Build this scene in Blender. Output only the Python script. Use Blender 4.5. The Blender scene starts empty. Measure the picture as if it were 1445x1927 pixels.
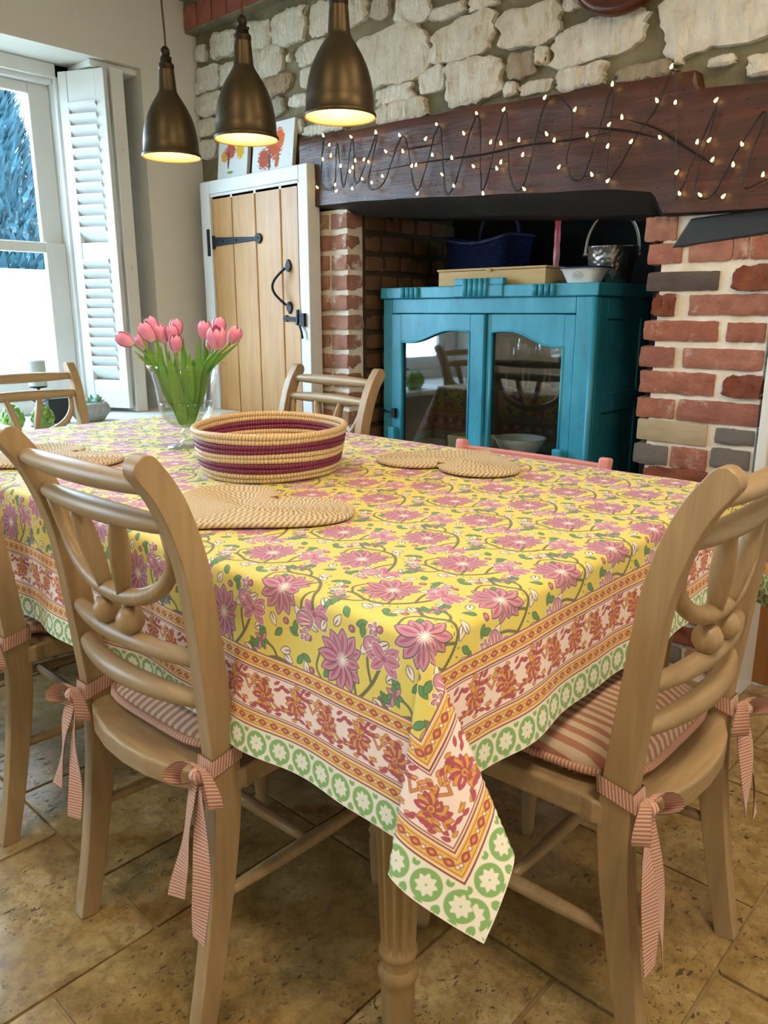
import bpy, math, random
import numpy as np
from mathutils import Vector, Matrix, noise, Euler

PI = math.pi
random.seed(7)
SC = bpy.context.scene
COL = SC.collection

# ------------------------------------------------------------------ camera
F_PX, CX, CY = 1460.0, 722.5, 963.5
CAM_H = 1.15
PITCH = math.atan(374 / F_PX)
AZ = math.radians(47.4)
FH = Vector((-math.cos(AZ), math.sin(AZ), 0))
RIGHT = Vector((math.sin(AZ), math.cos(AZ), 0))
FWD = FH * math.cos(PITCH) - Vector((0, 0, 1)) * math.sin(PITCH)
UP = FH * math.sin(PITCH) + Vector((0, 0, 1)) * math.cos(PITCH)
cam_data = bpy.data.cameras.new('camera')
cam_data.sensor_fit = 'VERTICAL'
cam_data.sensor_height = 24.0
cam_data.lens = F_PX / 1927.0 * 24.0
cam_data.clip_start = 0.02
cam_data.clip_end = 200
cam = bpy.data.objects.new('camera', cam_data)
COL.objects.link(cam)
rot = Matrix((RIGHT, UP, -FWD)).transposed()
cam.matrix_world = Matrix.Translation((0, 0, CAM_H)) @ rot.to_4x4()
SC.camera = cam


def ray(x, y):
    return FWD + RIGHT * ((x - CX) / F_PX) - UP * ((y - CY) / F_PX)


def at_z(x, y, z):
    d = ray(x, y)
    return Vector((0, 0, CAM_H)) + d * ((z - CAM_H) / d.z)


def at_y(x, y, Y):
    d = ray(x, y)
    return Vector((0, 0, CAM_H)) + d * (Y / d.y)


def at_x(x, y, X):
    d = ray(x, y)
    return Vector((0, 0, CAM_H)) + d * (X / d.x)


# ------------------------------------------------------------------ world, sun, lamps, exposure
SC.view_settings.view_transform = 'Standard'
SC.view_settings.look = 'None'
SC.view_settings.exposure = 0.0
SC.view_settings.gamma = 1.0
SC.view_settings.use_curve_mapping = False
world = bpy.data.worlds.new('daylight')
SC.world = world
SC.cycles.max_bounces = 8
SC.cycles.diffuse_bounces = 4
SC.cycles.glossy_bounces = 4
SC.cycles.transparent_max_bounces = 16
world.use_nodes = True
wn = world.node_tree
bg = wn.nodes['Background']
bg.inputs['Color'].default_value = (0.58, 0.80, 1.0, 1)
bg.inputs['Strength'].default_value = 22.0


def add_light(name, kind, loc, energy, color, rot=(0, 0, 0), **kw):
    ld = bpy.data.lights.new(name, kind)
    ld.energy = energy
    ld.color = color
    for k, v in kw.items():
        setattr(ld, k, v)
    o = bpy.data.objects.new(name, ld)
    o.location = loc
    o.rotation_euler = rot
    COL.objects.link(o)
    return o


add_light('sun', 'SUN', (0, 0, 10), 9.0, (1.0, 0.93, 0.82), (math.radians(20), math.radians(48), 0), angle=0.02)
# daylight portal in the window opening
portal = add_light('window_portal', 'AREA', (-3.62, 1.20, 1.45), 1, (1, 1, 1), (0, math.radians(-90), 0), shape='RECTANGLE', size=1.6, size_y=1.6)
portal.data.cycles.is_portal = True
portal_b = add_light('fill_window_portal', 'AREA', (-3.60, -1.25, 1.45), 1, (1, 1, 1), (0, math.radians(-90), 0), shape='RECTANGLE', size=1.3, size_y=1.2)  # samples the sky through the added, unseen fill window
portal_b.data.cycles.is_portal = True
# warm ceiling lamps of the room (above and behind the camera)
for lx, ly, le in ((0.35, 0.35, 28), (-1.1, -0.5, 18), (0.2, 1.65, 16)):
    add_light('ceiling_lamp', 'AREA', (lx, ly, 2.62), le, (1.0, 0.80, 0.56), (0, 0, 0), shape='DISK', size=0.45)

# ------------------------------------------------------------------ materials
def srgb(h):
    if isinstance(h, str):
        h = h.lstrip('#')
        c = [int(h[i:i + 2], 16) / 255 for i in (0, 2, 4)]
    else:
        c = list(h)
    return tuple(x / 12.92 if x <= 0.04045 else ((x + 0.055) / 1.055) ** 2.4 for x in c) + (1.0,)


MATS = {}


def new_mat(name):
    m = bpy.data.materials.new(name)
    m.use_nodes = True
    nt = m.node_tree
    b = nt.nodes['Principled BSDF']
    MATS[name] = m
    return m, nt, b


def N(nt, typ, **kw):
    n = nt.nodes.new(typ)
    for k, v in kw.items():
        if k in n.inputs:
            n.inputs[k].default_value = v
        else:
            setattr(n, k, v)
    return n


def L(nt, a, b):
    nt.links.new(a, b)


def coords(nt, scale=(1, 1, 1), kind='Object', rot=(0, 0, 0)):
    tc = N(nt, 'ShaderNodeTexCoord')
    mp = N(nt, 'ShaderNodeMapping')
    mp.inputs['Scale'].default_value = scale
    mp.inputs['Rotation'].default_value = rot
    L(nt, tc.outputs[kind], mp.inputs['Vector'])
    return mp.outputs['Vector']


def ramp(nt, fac, stops, interp='LINEAR'):
    r = N(nt, 'ShaderNodeValToRGB')
    r.color_ramp.interpolation = interp
    e = r.color_ramp.elements
    while len(e) < len(stops):
        e.new(0.5)
    for i, (p, c) in enumerate(stops):
        e[i].position = p
        e[i].color = srgb(c) if isinstance(c, str) else c
    L(nt, fac, r.inputs['Fac'])
    return r.outputs['Color']


def mix(nt, fac, a, b, mode='MIX'):
    n = N(nt, 'ShaderNodeMix', data_type='RGBA', blend_type=mode)
    for sock, v in ((n.inputs[0], fac), (n.inputs[6], a), (n.inputs[7], b)):
        if isinstance(v, (int, float)):
            sock.default_value = v
        elif isinstance(v, tuple):
            sock.default_value = v
        elif isinstance(v, str):
            sock.default_value = srgb(v)
        else:
            L(nt, v, sock)
    return n.outputs[2]


def bump(nt, b, height, strength=0.3, dist=0.01, prev=None):
    n = N(nt, 'ShaderNodeBump')
    n.inputs['Strength'].default_value = strength
    n.inputs['Distance'].default_value = dist
    L(nt, height, n.inputs['Height'])
    if prev is not None:
        L(nt, prev, n.inputs['Normal'])
    L(nt, n.outputs['Normal'], b.inputs['Normal'])
    return n.outputs['Normal']


def noise_tex(nt, vec, scale=5, detail=4, rough=0.55, dist=0.0):
    n = N(nt, 'ShaderNodeTexNoise')
    n.inputs['Scale'].default_value = scale
    n.inputs['Detail'].default_value = detail
    n.inputs['Roughness'].default_value = rough
    n.inputs['Distortion'].default_value = dist
    L(nt, vec, n.inputs['Vector'])
    return n.outputs['Fac']


def plain(name, c, rough=0.5, metal=0.0, var=None, scale=6, bumps=0.0, bscale=40, stretch=(1, 1, 1), spec=None):
    m, nt, b = new_mat(name)
    b.inputs['Roughness'].default_value = rough
    b.inputs['Metallic'].default_value = metal
    if spec is not None:
        b.inputs['Specular IOR Level'].default_value = spec
    v = coords(nt, stretch)
    f = noise_tex(nt, v, scale)
    c2 = var or c
    L(nt, ramp(nt, f, [(0.3, c), (0.7, c2)]), b.inputs['Base Color'])
    if bumps:
        bump(nt, b, noise_tex(nt, v, bscale, 3), bumps, 0.004)
    return m


def wood(name, dark, light, rough=0.5, scale=9, axis=2, bumps=0.15, fleck=None):
    m, nt, b = new_mat(name)
    st = [1.0, 1.0, 1.0]
    st[axis] = 0.09
    v = coords(nt, tuple(st))
    f = noise_tex(nt, v, scale * 6, 5, 0.6, 0.6)
    g = noise_tex(nt, coords(nt), 2.3, 3)
    c = ramp(nt, f, [(0.28, dark), (0.72, light)])
    c = mix(nt, 0.35, c, ramp(nt, g, [(0.35, dark), (0.65, light)]))
    L(nt, c, b.inputs['Base Color'])
    b.inputs['Roughness'].default_value = rough
    bump(nt, b, f, bumps, 0.003)
    return m


plain('plaster', '#DFDCD3', 0.85, var='#D8D4CA', scale=2, bumps=0.05, bscale=25)
plain('white_paint', '#E4E6E4', 0.45, var='#DADDDA', scale=4)
plain('ceiling_paint', '#D9D6CC', 0.9)
wood('chair_wood', '#8E7452', '#B59A72', 0.42, 7, 2)
wood('chair_rail_wood', '#8E7656', '#B59C76', 0.40, 7, 0)
wood('table_wood', '#8A7048', '#AE9468', 0.5, 7, 2)
wood('oak', '#A8763E', '#C89A60', 0.42, 7, 2, 0.08)
wood('door_wood', '#7A4E26', '#9A6A38', 0.5, 7, 2)
wood('clock_wood', '#31150C', '#5E2A17', 0.25, 6, 0)
plain('black_iron', '#16181C', 0.45, 0.6, var='#22252B', scale=30, bumps=0.2, bscale=90)
plain('pink_paint', '#E29A93', 0.35, var='#DD938C')
plain('cord_fabric', '#5A3A1E', 0.8, var='#3E2612', scale=200)
plain('candle_blue', '#BFD3D8', 0.5)
plain('enamel_white', '#E9E8E2', 0.25)
plain('enamel_rim', '#1C2A55', 0.25)
plain('bowl_grey', '#B9BCBC', 0.35)
plain('dark_blue_wicker', '#0C1638', 0.55, var='#152450', scale=60, bumps=0.5, bscale=120)
plain('card_box', '#C9AE7C', 0.7, var='#BFA06A', scale=9, stretch=(1, 1, 12))
plain('pot_stone', '#A9B0B0', 0.8, var='#949C9E', scale=14, bumps=0.3, bscale=60)
plain('succulent', '#8DB3A0', 0.6, var='#7AA38C', scale=20)
plain('artichoke', '#8DB356', 0.45, var='#6E9A40', scale=12)
plain('slate', '#25292B', 0.6, var='#30363A')
plain('wire_black', '#0E1210', 0.5)
plain('soil_dark', '#0B0A09', 0.9)
plain('mat_tag', '#8A4A22', 0.7)
plain('ceramic_red', '#A23B2A', 0.4)
plain('bucket_handle', '#B9B39C', 0.45, 0.1)
plain('canvas_edge', '#CFC6B4', 0.8)
plain('concrete_outside', '#B9B7AE', 0.9)


def mat_brass():
    m, nt, b = new_mat('aged_brass')
    v = coords(nt, (1, 1, 2))
    f = noise_tex(nt, v, 14, 4)
    L(nt, ramp(nt, f, [(0.25, '#3F3626'), (0.8, '#544630')]), b.inputs['Base Color'])
    b.inputs['Metallic'].default_value = 0.85
    b.inputs['Roughness'].default_value = 0.42
    m2, nt2, b2 = new_mat('brass_inside')
    b2.inputs['Base Color'].default_value = srgb('#DDB978')
    b2.inputs['Metallic'].default_value = 0.1
    b2.inputs['Roughness'].default_value = 0.45
    plain('cap_brass', '#2A231A', 0.4, 0.8, var='#3C3020')


mat_brass()


def mat_emit(name, c, s):
    m, nt, b = new_mat(name)
    b.inputs['Base Color'].default_value = srgb(c)
    b.inputs['Emission Color'].default_value = srgb(c)
    b.inputs['Emission Strength'].default_value = s
    return m


mat_emit('bulb_glow', '#FFD9A0', 12)
mat_emit('fairy_glow', '#FFD676', 9)


def mat_thin_glass(name, tint=(1, 1, 1, 1), ior=1.45, boost=0.0):
    m = bpy.data.materials.new(name)
    m.use_nodes = True
    nt = m.node_tree
    nt.nodes.clear()
    out = N(nt, 'ShaderNodeOutputMaterial')
    tr = N(nt, 'ShaderNodeBsdfTransparent')
    tr.inputs['Color'].default_value = tint
    gl = N(nt, 'ShaderNodeBsdfGlossy')
    gl.inputs['Roughness'].default_value = 0.03
    lw = N(nt, 'ShaderNodeLayerWeight')
    lw.inputs['Blend'].default_value = 0.5
    mx = N(nt, 'ShaderNodeMixShader')
    pw = N(nt, 'ShaderNodeMath', operation='POWER')
    pw.inputs[1].default_value = 4.0
    L(nt, lw.outputs['Facing'], pw.inputs[0])
    ad = N(nt, 'ShaderNodeMath', operation='MULTIPLY_ADD')
    ad.inputs[1].default_value = 0.75
    ad.inputs[2].default_value = 0.04 + boost
    L(nt, pw.outputs[0], ad.inputs[0])
    L(nt, ad.outputs[0], mx.inputs[0])
    L(nt, tr.outputs[0], mx.inputs[1])
    L(nt, gl.outputs[0], mx.inputs[2])
    L(nt, mx.outputs[0], out.inputs['Surface'])
    MATS[name] = m


mat_thin_glass('vase_glass', (0.93, 0.97, 0.96, 1), 1.45, 0.06)
mat_thin_glass('water', (0.88, 0.95, 0.93, 1), 1.33, 0.0)
mat_thin_glass('pane_glass', (0.97, 0.99, 0.99, 1), 1.45)
mat_thin_glass('cabinet_glass', (0.85, 0.88, 0.88, 1), 1.55, 0.10)
mat_thin_glass('wine_glass', (0.92, 0.93, 0.93, 1), 1.5, 0.14)


def mat_stone():
    m, nt, b = new_mat('limestone')
    oi = N(nt, 'ShaderNodeObjectInfo')
    v = coords(nt, (1, 1, 0.35))
    v0 = coords(nt)
    f = noise_tex(nt, v, 38, 5, 0.65, 0.8)
    g = noise_tex(nt, v0, 9, 5, 0.6)
    c = ramp(nt, g, [(0.25, '#B0A694'), (0.42, '#DEDACC'), (0.7, '#F0EEE6')])
    c = mix(nt, mathn(nt, 'MULTIPLY', f, 0.22), c, '#8F8470')
    rust = ramp(nt, noise_tex(nt, v0, 17, 3), [(0.62, (0, 0, 0, 1)), (0.72, (1, 1, 1, 1))])
    c = mix(nt, mathn(nt, 'MULTIPLY', rust, 0.35), c, '#9C7B55')
    tint = ramp(nt, oi.outputs['Random'], [(0.0, '#FFFFFF'), (0.8, '#F2EDE2'), (0.9, '#B5AFA6'), (1.0, '#C0A585')])
    c = mix(nt, 1.0, c, tint, 'MULTIPLY')
    L(nt, c, b.inputs['Base Color'])
    b.inputs['Roughness'].default_value = 0.9
    n1 = bump(nt, b, f, 1.0, 0.016)
    bump(nt, b, g, 0.6, 0.02, n1)
    m, nt, b = new_mat('mortar')
    v0 = coords(nt)
    g = noise_tex(nt, v0, 7, 6, 0.6)
    L(nt, ramp(nt, g, [(0.3, '#666049'), (0.55, '#7C745B'), (0.75, '#968D73')]), b.inputs['Base Color'])
    b.inputs['Roughness'].default_value = 0.95
    bump(nt, b, noise_tex(nt, v0, 30, 5), 0.6, 0.012)


def mathn(nt, op, a, b=None):
    n = N(nt, 'ShaderNodeMath', operation=op)
    for s, v in ((n.inputs[0], a), (n.inputs[1], b)):
        if v is None:
            continue
        if isinstance(v, (int, float)):
            s.default_value = v
        else:
            L(nt, v, s)
    return n.outputs[0]


mat_stone()


def mat_brick(name, cols, lime=0.5, limec='#E9DFD0', soot=0.0):
    m, nt, b = new_mat(name)
    oi = N(nt, 'ShaderNodeObjectInfo')
    geo = N(nt, 'ShaderNodeNewGeometry')
    mp = N(nt, 'ShaderNodeMapping')
    L(nt, geo.outputs['Position'], mp.inputs['Vector'])
    v = mp.outputs['Vector']
    n_ = len(cols)
    c = ramp(nt, oi.outputs['Random'], [(i / max(1, n_ - 1), k) for i, k in enumerate(cols)])
    g = noise_tex(nt, v, 18, 6, 0.65)
    c = mix(nt, ramp(nt, g, [(0.35, (0, 0, 0, 1)), (0.75, (0.75, 0.75, 0.75, 1))]), c, '#7A4A3A')
    f = noise_tex(nt, v, 11, 6, 0.7)
    c = mix(nt, mathn(nt, 'MULTIPLY', ramp(nt, f, [(0.55, (0, 0, 0, 1)), (0.68, (1, 1, 1, 1))]), lime), c, limec)
    L(nt, c, b.inputs['Base Color'])
    b.inputs['Roughness'].default_value = 0.9
    n1 = bump(nt, b, noise_tex(nt, v, 70, 5, 0.7), 0.7, 0.007)
    bump(nt, b, noise_tex(nt, v, 24, 4, 0.6), 0.5, 0.012, n1)


mat_brick('red_brick', ['#A4644E', '#B2745C', '#9A5E50', '#B88672', '#A66A58'], 0.5)
mat_brick('lime_brick', ['#AE7864', '#BC8E7C', '#A8725E', '#B4946E'], 0.95)
mat_brick('soot_brick', ['#6E5034', '#5E4830', '#57482C', '#70563A'], 0.2, '#6A6040')
mat_brick('corbel_brick', ['#96503F', '#7C3B30', '#A2604C'], 0.25, '#9A8C70')
mat_brick('rough_brick', ['#6E3A28', '#85462E'], 0.6, '#A0603A')
plain('lime_mortar', '#F0EADF', 0.95, var='#D8CAB0', scale=16, bumps=0.7, bscale=60)
plain('soot_mortar', '#3A2F22', 0.95, var='#463A2A', scale=9)
plain('soot', '#0C0A09', 0.95, var='#151210', scale=6)
wood('old_timber', '#3E332C', '#6A5A50', 0.7, 9, 0, 0.6)
wood('pale_timber', '#A08C6C', '#BFAE8E', 0.7, 6, 0, 0.3)
plain('grey_brick', '#837A70', 0.9, var='#6D6660', scale=20, bumps=0.7, bscale=60)


def mat_beam():
    m, nt, b = new_mat('beam_oak')
    v = coords(nt, (0.10, 1, 1))
    f = noise_tex(nt, v, 26, 6, 0.65, 0.5)
    g = noise_tex(nt, coords(nt), 5, 4)
    c = ramp(nt, f, [(0.3, '#2A1610'), (0.55, '#4A2719'), (0.75, '#6B3B22')])
    c = mix(nt, 0.3, c, ramp(nt, g, [(0.35, '#2E1812'), (0.7, '#7A4424')]))
    pits = N(nt, 'ShaderNodeTexVoronoi')
    pits.inputs['Scale'].default_value = 55
    L(nt, coords(nt, (0.6, 1, 1)), pits.inputs['Vector'])
    pm = ramp(nt, pits.outputs['Distance'], [(0.07, (1, 1, 1, 1)), (0.12, (0, 0, 0, 1))])
    c = mix(nt, pm, c, '#0E0806')
    L(nt, c, b.inputs['Base Color'])
    b.inputs['Roughness'].default_value = 0.38
    n1 = bump(nt, b, f, 0.5, 0.008)
    bump(nt, b, mathn(nt, 'SUBTRACT', 1.0, pm), 0.5, 0.004, n1)
    plain('beam_soot', '#1A1613', 0.55, var='#2C2420', scale=12, bumps=0.5, bscale=40, stretch=(0.15, 1, 1))


mat_beam()


def mat_travertine():
    m, nt, b = new_mat('travertine')
    oi = N(nt, 'ShaderNodeObjectInfo')
    geo = N(nt, 'ShaderNodeNewGeometry')
    off = N(nt, 'ShaderNodeVectorMath', operation='ADD')
    cmb = N(nt, 'ShaderNodeCombineXYZ')
    L(nt, mathn(nt, 'MULTIPLY', oi.outputs['Random'], 9.0), cmb.inputs[2])
    L(nt, geo.outputs['Position'], off.inputs[0])
    L(nt, cmb.outputs[0], off.inputs[1])
    v = off.outputs[0]
    g = noise_tex(nt, v, 5.5, 8, 0.70, 0.6)
    c = ramp(nt, g, [(0.25, '#7A6440'), (0.42, '#A08858'), (0.58, '#B8A274'), (0.78, '#CEBE9A')])
    tint = ramp(nt, oi.outputs['Random'], [(0.0, '#E9E0CF'), (0.5, '#FFFFFF'), (1.0, '#DCCFB6')])
    c = mix(nt, 1.0, c, tint, 'MULTIPLY')
    mpx = N(nt, 'ShaderNodeMapping')
    mpx.inputs['Scale'].default_value = (1, 0.55, 1)
    L(nt, v, mpx.inputs['Vector'])
    pn = noise_tex(nt, mpx.outputs[0], 95, 3, 0.6, 0.4)
    area = noise_tex(nt, v, 9, 3)
    pm = mathn(nt, 'MULTIPLY', ramp(nt, pn, [(0.615, (0, 0, 0, 1)), (0.65, (1, 1, 1, 1))]), ramp(nt, area, [(0.40, (0.2, 0.2, 0.2, 1)), (0.58, (1, 1, 1, 1))]))
    fine = noise_tex(nt, v, 34, 6, 0.75)
    c = mix(nt, ramp(nt, fine, [(0.40, (0.45, 0.45, 0.45, 1)), (0.56, (0, 0, 0, 1))]), c, '#5E4828')
    pf = ramp(nt, noise_tex(nt, v, 210, 2, 0.5), [(0.66, (0, 0, 0, 1)), (0.70, (1, 1, 1, 1))])
    pm = mathn(nt, 'MAXIMUM', pm, mathn(nt, 'MULTIPLY', pf, ramp(nt, area, [(0.42, (0, 0, 0, 1)), (0.56, (1, 1, 1, 1))])))
    c = mix(nt, mathn(nt, 'MULTIPLY', pm, 0.85), c, '#3A2812')
    L(nt, c, b.inputs['Base Color'])
    rr = mathn(nt, 'ADD', mathn(nt, 'MULTIPLY', g, 0.25), 0.13)
    L(nt, mathn(nt, 'ADD', rr, mathn(nt, 'MULTIPLY', pm, 0.4)), b.inputs['Roughness'])
    n1 = bump(nt, b, mathn(nt, 'SUBTRACT', 1.0, pm), 0.6, 0.003)
    bump(nt, b, noise_tex(nt, v, 14, 4), 0.12, 0.01, n1)
    plain('grout', '#8A7650', 0.95, var='#A08C66', scale=15, bumps=0.5, bscale=80)


mat_travertine()


def mat_teal():
    m, nt, b = new_mat('teal_paint')
    v = coords(nt, (1, 1, 0.3))
    g = noise_tex(nt, v, 9, 6, 0.7)
    c = ramp(nt, g, [(0.3, '#2A88A4'), (0.55, '#3A9FBC'), (0.75, '#56B4CA')])
    w = noise_tex(nt, coords(nt, (1, 1, 0.5)), 23, 6, 0.75)
    c = mix(nt, mathn(nt, 'MULTIPLY', ramp(nt, w, [(0.60, (0, 0, 0, 1)), (0.72, (1, 1, 1, 1))]), 0.6), c, '#5E5240')
    L(nt, c, b.inputs['Base Color'])
    b.inputs['Roughness'].default_value = 0.42
    bump(nt, b, g, 0.15, 0.004)


mat_teal()


def mat_stripes(name, a, c_, per, axis=0, src='Object', duty=0.5, rough=0.9):
    m, nt, b = new_mat(name)
    tc = N(nt, 'ShaderNodeTexCoord')
    sp = N(nt, 'ShaderNodeSeparateXYZ')
    L(nt, tc.outputs[src], sp.inputs[0])
    x = mathn(nt, 'MULTIPLY', sp.outputs[axis], 1.0 / per)
    fr = mathn(nt, 'FRACT', x)
    tri = mathn(nt, 'ABSOLUTE', mathn(nt, 'SUBTRACT', fr, 0.5))
    wv = noise_tex(nt, coords(nt, (1, 1, 1)), 700, 2)
    tri = mathn(nt, 'ADD', tri, mathn(nt, 'MULTIPLY', mathn(nt, 'SUBTRACT', wv, 0.5), 0.12))
    c = ramp(nt, tri, [(duty * 0.5 - 0.03, a), (duty * 0.5 + 0.03, c_)])
    c = mix(nt, mathn(nt, 'MULTIPLY', noise_tex(nt, coords(nt), 300, 2), 0.25), c, '#7A4A3A')
    L(nt, c, b.inputs['Base Color'])
    b.inputs['Roughness'].default_value = rough
    b.inputs['Sheen Weight'].default_value = 0.2
    bump(nt, b, wv, 0.25, 0.001)


mat_stripes('cushion_stripe', '#C08670', '#E3CDB0', 0.0175, 0)
mat_stripes('ribbon_stripe', '#B27868', '#DEBCA8', 0.0056, 1, 'UV')
mat_stripes('piping_stripe', '#B87C68', '#D9B59C', 0.006, 1, 'UV')


def mat_jute():
    m, nt, b = new_mat('jute')
    tc = N(nt, 'ShaderNodeTexCoord')
    sp = N(nt, 'ShaderNodeSeparateXYZ')
    L(nt, tc.outputs['UV'], sp.inputs[0])
    # diagonal plait: saw along the length, mirrored across the braid
    u = mathn(nt, 'MULTIPLY', sp.outputs[1], 1 / 0.011)
    t = mathn(nt, 'ABSOLUTE', mathn(nt, 'SUBTRACT', sp.outputs[0], 0.5))
    s = mathn(nt, 'FRACT', mathn(nt, 'ADD', u, mathn(nt, 'MULTIPLY', t, 2.2)))
    h = mathn(nt, 'SINE', mathn(nt, 'MULTIPLY', s, PI))
    fib = noise_tex(nt, coords(nt), 260, 3)
    c = ramp(nt, h, [(0.0, '#7C6240'), (0.35, '#BCA078'), (0.9, '#D9C4A0')])
    c = mix(nt, mathn(nt, 'MULTIPLY', fib, 0.45), c, '#E4D6B8')
    L(nt, c, b.inputs['Base Color'])
    b.inputs['Roughness'].default_value = 0.85
    bump(nt, b, h, 0.9, 0.003)
    for nm, c1, c2, c3 in (('raffia', '#8C6C42', '#CBAE7E', '#DEC8A0'), ('raffia_red', '#2E0818', '#681A3C', '#863056')):
        m, nt, b = new_mat(nm)
        tc = N(nt, 'ShaderNodeTexCoord')
        sp = N(nt, 'ShaderNodeSeparateXYZ')
        L(nt, tc.outputs['UV'], sp.inputs[0])
        nz = noise_tex(nt, coords(nt), 60, 2)
        u = mathn(nt, 'ADD', mathn(nt, 'MULTIPLY', sp.outputs[1], 1 / 0.0075), mathn(nt, 'MULTIPLY', nz, 1.2))
        u = mathn(nt, 'ADD', u, mathn(nt, 'MULTIPLY', sp.outputs[0], 1.0))
        h = mathn(nt, 'SINE', mathn(nt, 'MULTIPLY', mathn(nt, 'FRACT', u), PI))
        c = ramp(nt, h, [(0.0, c1), (0.3, c2), (0.9, c3)])
        L(nt, c, b.inputs['Base Color'])
        b.inputs['Roughness'].default_value = 0.5
        bump(nt, b, h, 0.5, 0.002)


mat_jute()


def mat_plants():
    m, nt, b = new_mat('tulip_petal')
    tc = N(nt, 'ShaderNodeTexCoord')
    sp = N(nt, 'ShaderNodeSeparateXYZ')
    L(nt, tc.outputs['UV'], sp.inputs[0])
    c = ramp(nt, sp.outputs[1], [(0.0, '#F2DCD4'), (0.18, '#F0A8C8'), (0.6, '#DB78AC'), (1.0, '#F0AACC')])
    st = noise_tex(nt, coords(nt, (30, 1, 1), 'UV'), 4, 2)
    c = mix(nt, mathn(nt, 'MULTIPLY', st, 0.35), c, '#F4B4C2')
    L(nt, c, b.inputs['Base Color'])
    b.inputs['Roughness'].default_value = 0.45
    b.inputs['Subsurface Weight'].default_value = 0.0
    m, nt, b = new_mat('tulip_leaf')
    st = noise_tex(nt, coords(nt, (24, 0.6, 1), 'UV'), 3, 2)
    c = ramp(nt, st, [(0.3, '#4F8A2A'), (0.7, '#7CB33E')])
    L(nt, c, b.inputs['Base Color'])
    b.inputs['Roughness'].default_value = 0.4
    plain('tulip_stem', '#86B24A', 0.45, var='#74A23E')


mat_plants()


def mat_candle():
    m, nt, b = new_mat('candle_red')
    tc = N(nt, 'ShaderNodeTexCoord')
    sp = N(nt, 'ShaderNodeSeparateXYZ')
    L(nt, tc.outputs['Object'], sp.inputs[0])
    c = ramp(nt, mathn(nt, 'MULTIPLY', sp.outputs[2], 2.6), [(0.15, '#E39AA0'), (0.45, '#D95362'), (0.8, '#C4162C')])
    L(nt, c, b.inputs['Base Color'])
    b.inputs['Roughness'].default_value = 0.4
    m, nt, b = new_mat('hammered_metal')
    vo = N(nt, 'ShaderNodeTexVoronoi', feature='SMOOTH_F1')
    vo.inputs['Scale'].default_value = 70
    L(nt, coords(nt), vo.inputs['Vector'])
    b.inputs['Base Color'].default_value = srgb('#A9AAA8')
    b.inputs['Metallic'].default_value = 0.95
    b.inputs['Roughness'].default_value = 0.28
    bump(nt, b, vo.outputs['Distance'], 0.8, 0.004)


mat_candle()


def mat_canvas(name, trunk, blobs, seed):
    """hand-print style tree painted on white canvas: flat paint, UV driven"""
    m, nt, b = new_mat(name)
    uv = coords(nt, (1, 1, 1), 'UV')
    c = '#E4E9EA'
    first = True
    spk = noise_tex(nt, coords(nt, (1, 1, 1), 'UV', (0, 0, seed)), 26, 2)
    mask = ramp(nt, spk, [(0.70, (0, 0, 0, 1)), (0.72, (1, 1, 1, 1))])
    hue = noise_tex(nt, coords(nt, (1, 1, 1), 'UV', (0, 0, seed + 2)), 9, 1)
    cc = mix(nt, mask, c, ramp(nt, hue, [(0.38, '#8A3A9A'), (0.46, '#D96A9A'), (0.52, '#E0A23A'), (0.6, '#4A8A3A')]))
    nz = noise_tex(nt, uv, 20, 5, 0.75)
    for (cx, cy, rx, ry, col) in blobs:
        sp = N(nt, 'ShaderNodeSeparateXYZ')
        L(nt, uv, sp.inputs[0])
        dx = mathn(nt, 'DIVIDE', mathn(nt, 'SUBTRACT', sp.outputs[0], cx), rx)
        dy = mathn(nt, 'DIVIDE', mathn(nt, 'SUBTRACT', sp.outputs[1], cy), ry)
        r = mathn(nt, 'ADD', mathn(nt, 'MULTIPLY', dx, dx), mathn(nt, 'MULTIPLY', dy, dy))
        r = mathn(nt, 'ADD', r, mathn(nt, 'MULTIPLY', mathn(nt, 'SUBTRACT', nz, 0.5), 4.2))
        mk = ramp(nt, r, [(0.90, (1, 1, 1, 1)), (0.97, (0, 0, 0, 1))])
        cc = mix(nt, mk, cc, col)
    L(nt, cc, b.inputs['Base Color'])
    b.inputs['Roughness'].default_value = 0.6


mat_canvas('painting_large', None, [(0.30, 0.30, 0.16, 0.22, '#B04A26'), (0.55, 0.55, 0.20, 0.30, '#C0521F'), (0.66, 0.66, 0.12, 0.22, '#D8661E'),
                                    (0.62, 0.28, 0.06, 0.22, '#B85A2A'), (0.44, 0.22, 0.035, 0.24, '#6A4236')], 0.3)
mat_canvas('painting_small', None, [(0.24, 0.52, 0.14, 0.14, '#D8A030'), (0.42, 0.60, 0.18, 0.16, '#C05A4A'), (0.75, 0.60, 0.14, 0.2, '#E0B41E'),
                                    (0.36, 0.42, 0.035, 0.2, '#7A3A44'), (0.44, 0.16, 0.11, 0.03, '#6AA83A')], 1.1)


def mat_outside():
    m, nt, b = new_mat('garden_brick')
    br = N(nt, 'ShaderNodeTexBrick')
    br.inputs['Color1'].default_value = srgb('#C08A78')
    br.inputs['Color2'].default_value = srgb('#B07466')
    br.inputs['Mortar'].default_value = srgb('#D8CCC0')
    br.inputs['Scale'].default_value = 4.4
    L(nt, coords(nt, (1, 1, 1), 'Object', (math.radians(90), 0, math.radians(90))), br.inputs['Vector'])
    L(nt, br.outputs['Color'], b.inputs['Base Color'])
    b.inputs['Roughness'].default_value = 0.95
    plain('conifer', '#0C303C', 0.8, var='#164450', scale=3)
    plain('garden_paving', '#8E9088', 0.9, var='#9A9C94', scale=3)  # paving grey instead of grass, keeps green bounce out of the daylight
    plain('bush', '#26422A', 0.8, var='#3A5838', scale=8)


mat_outside()


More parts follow.
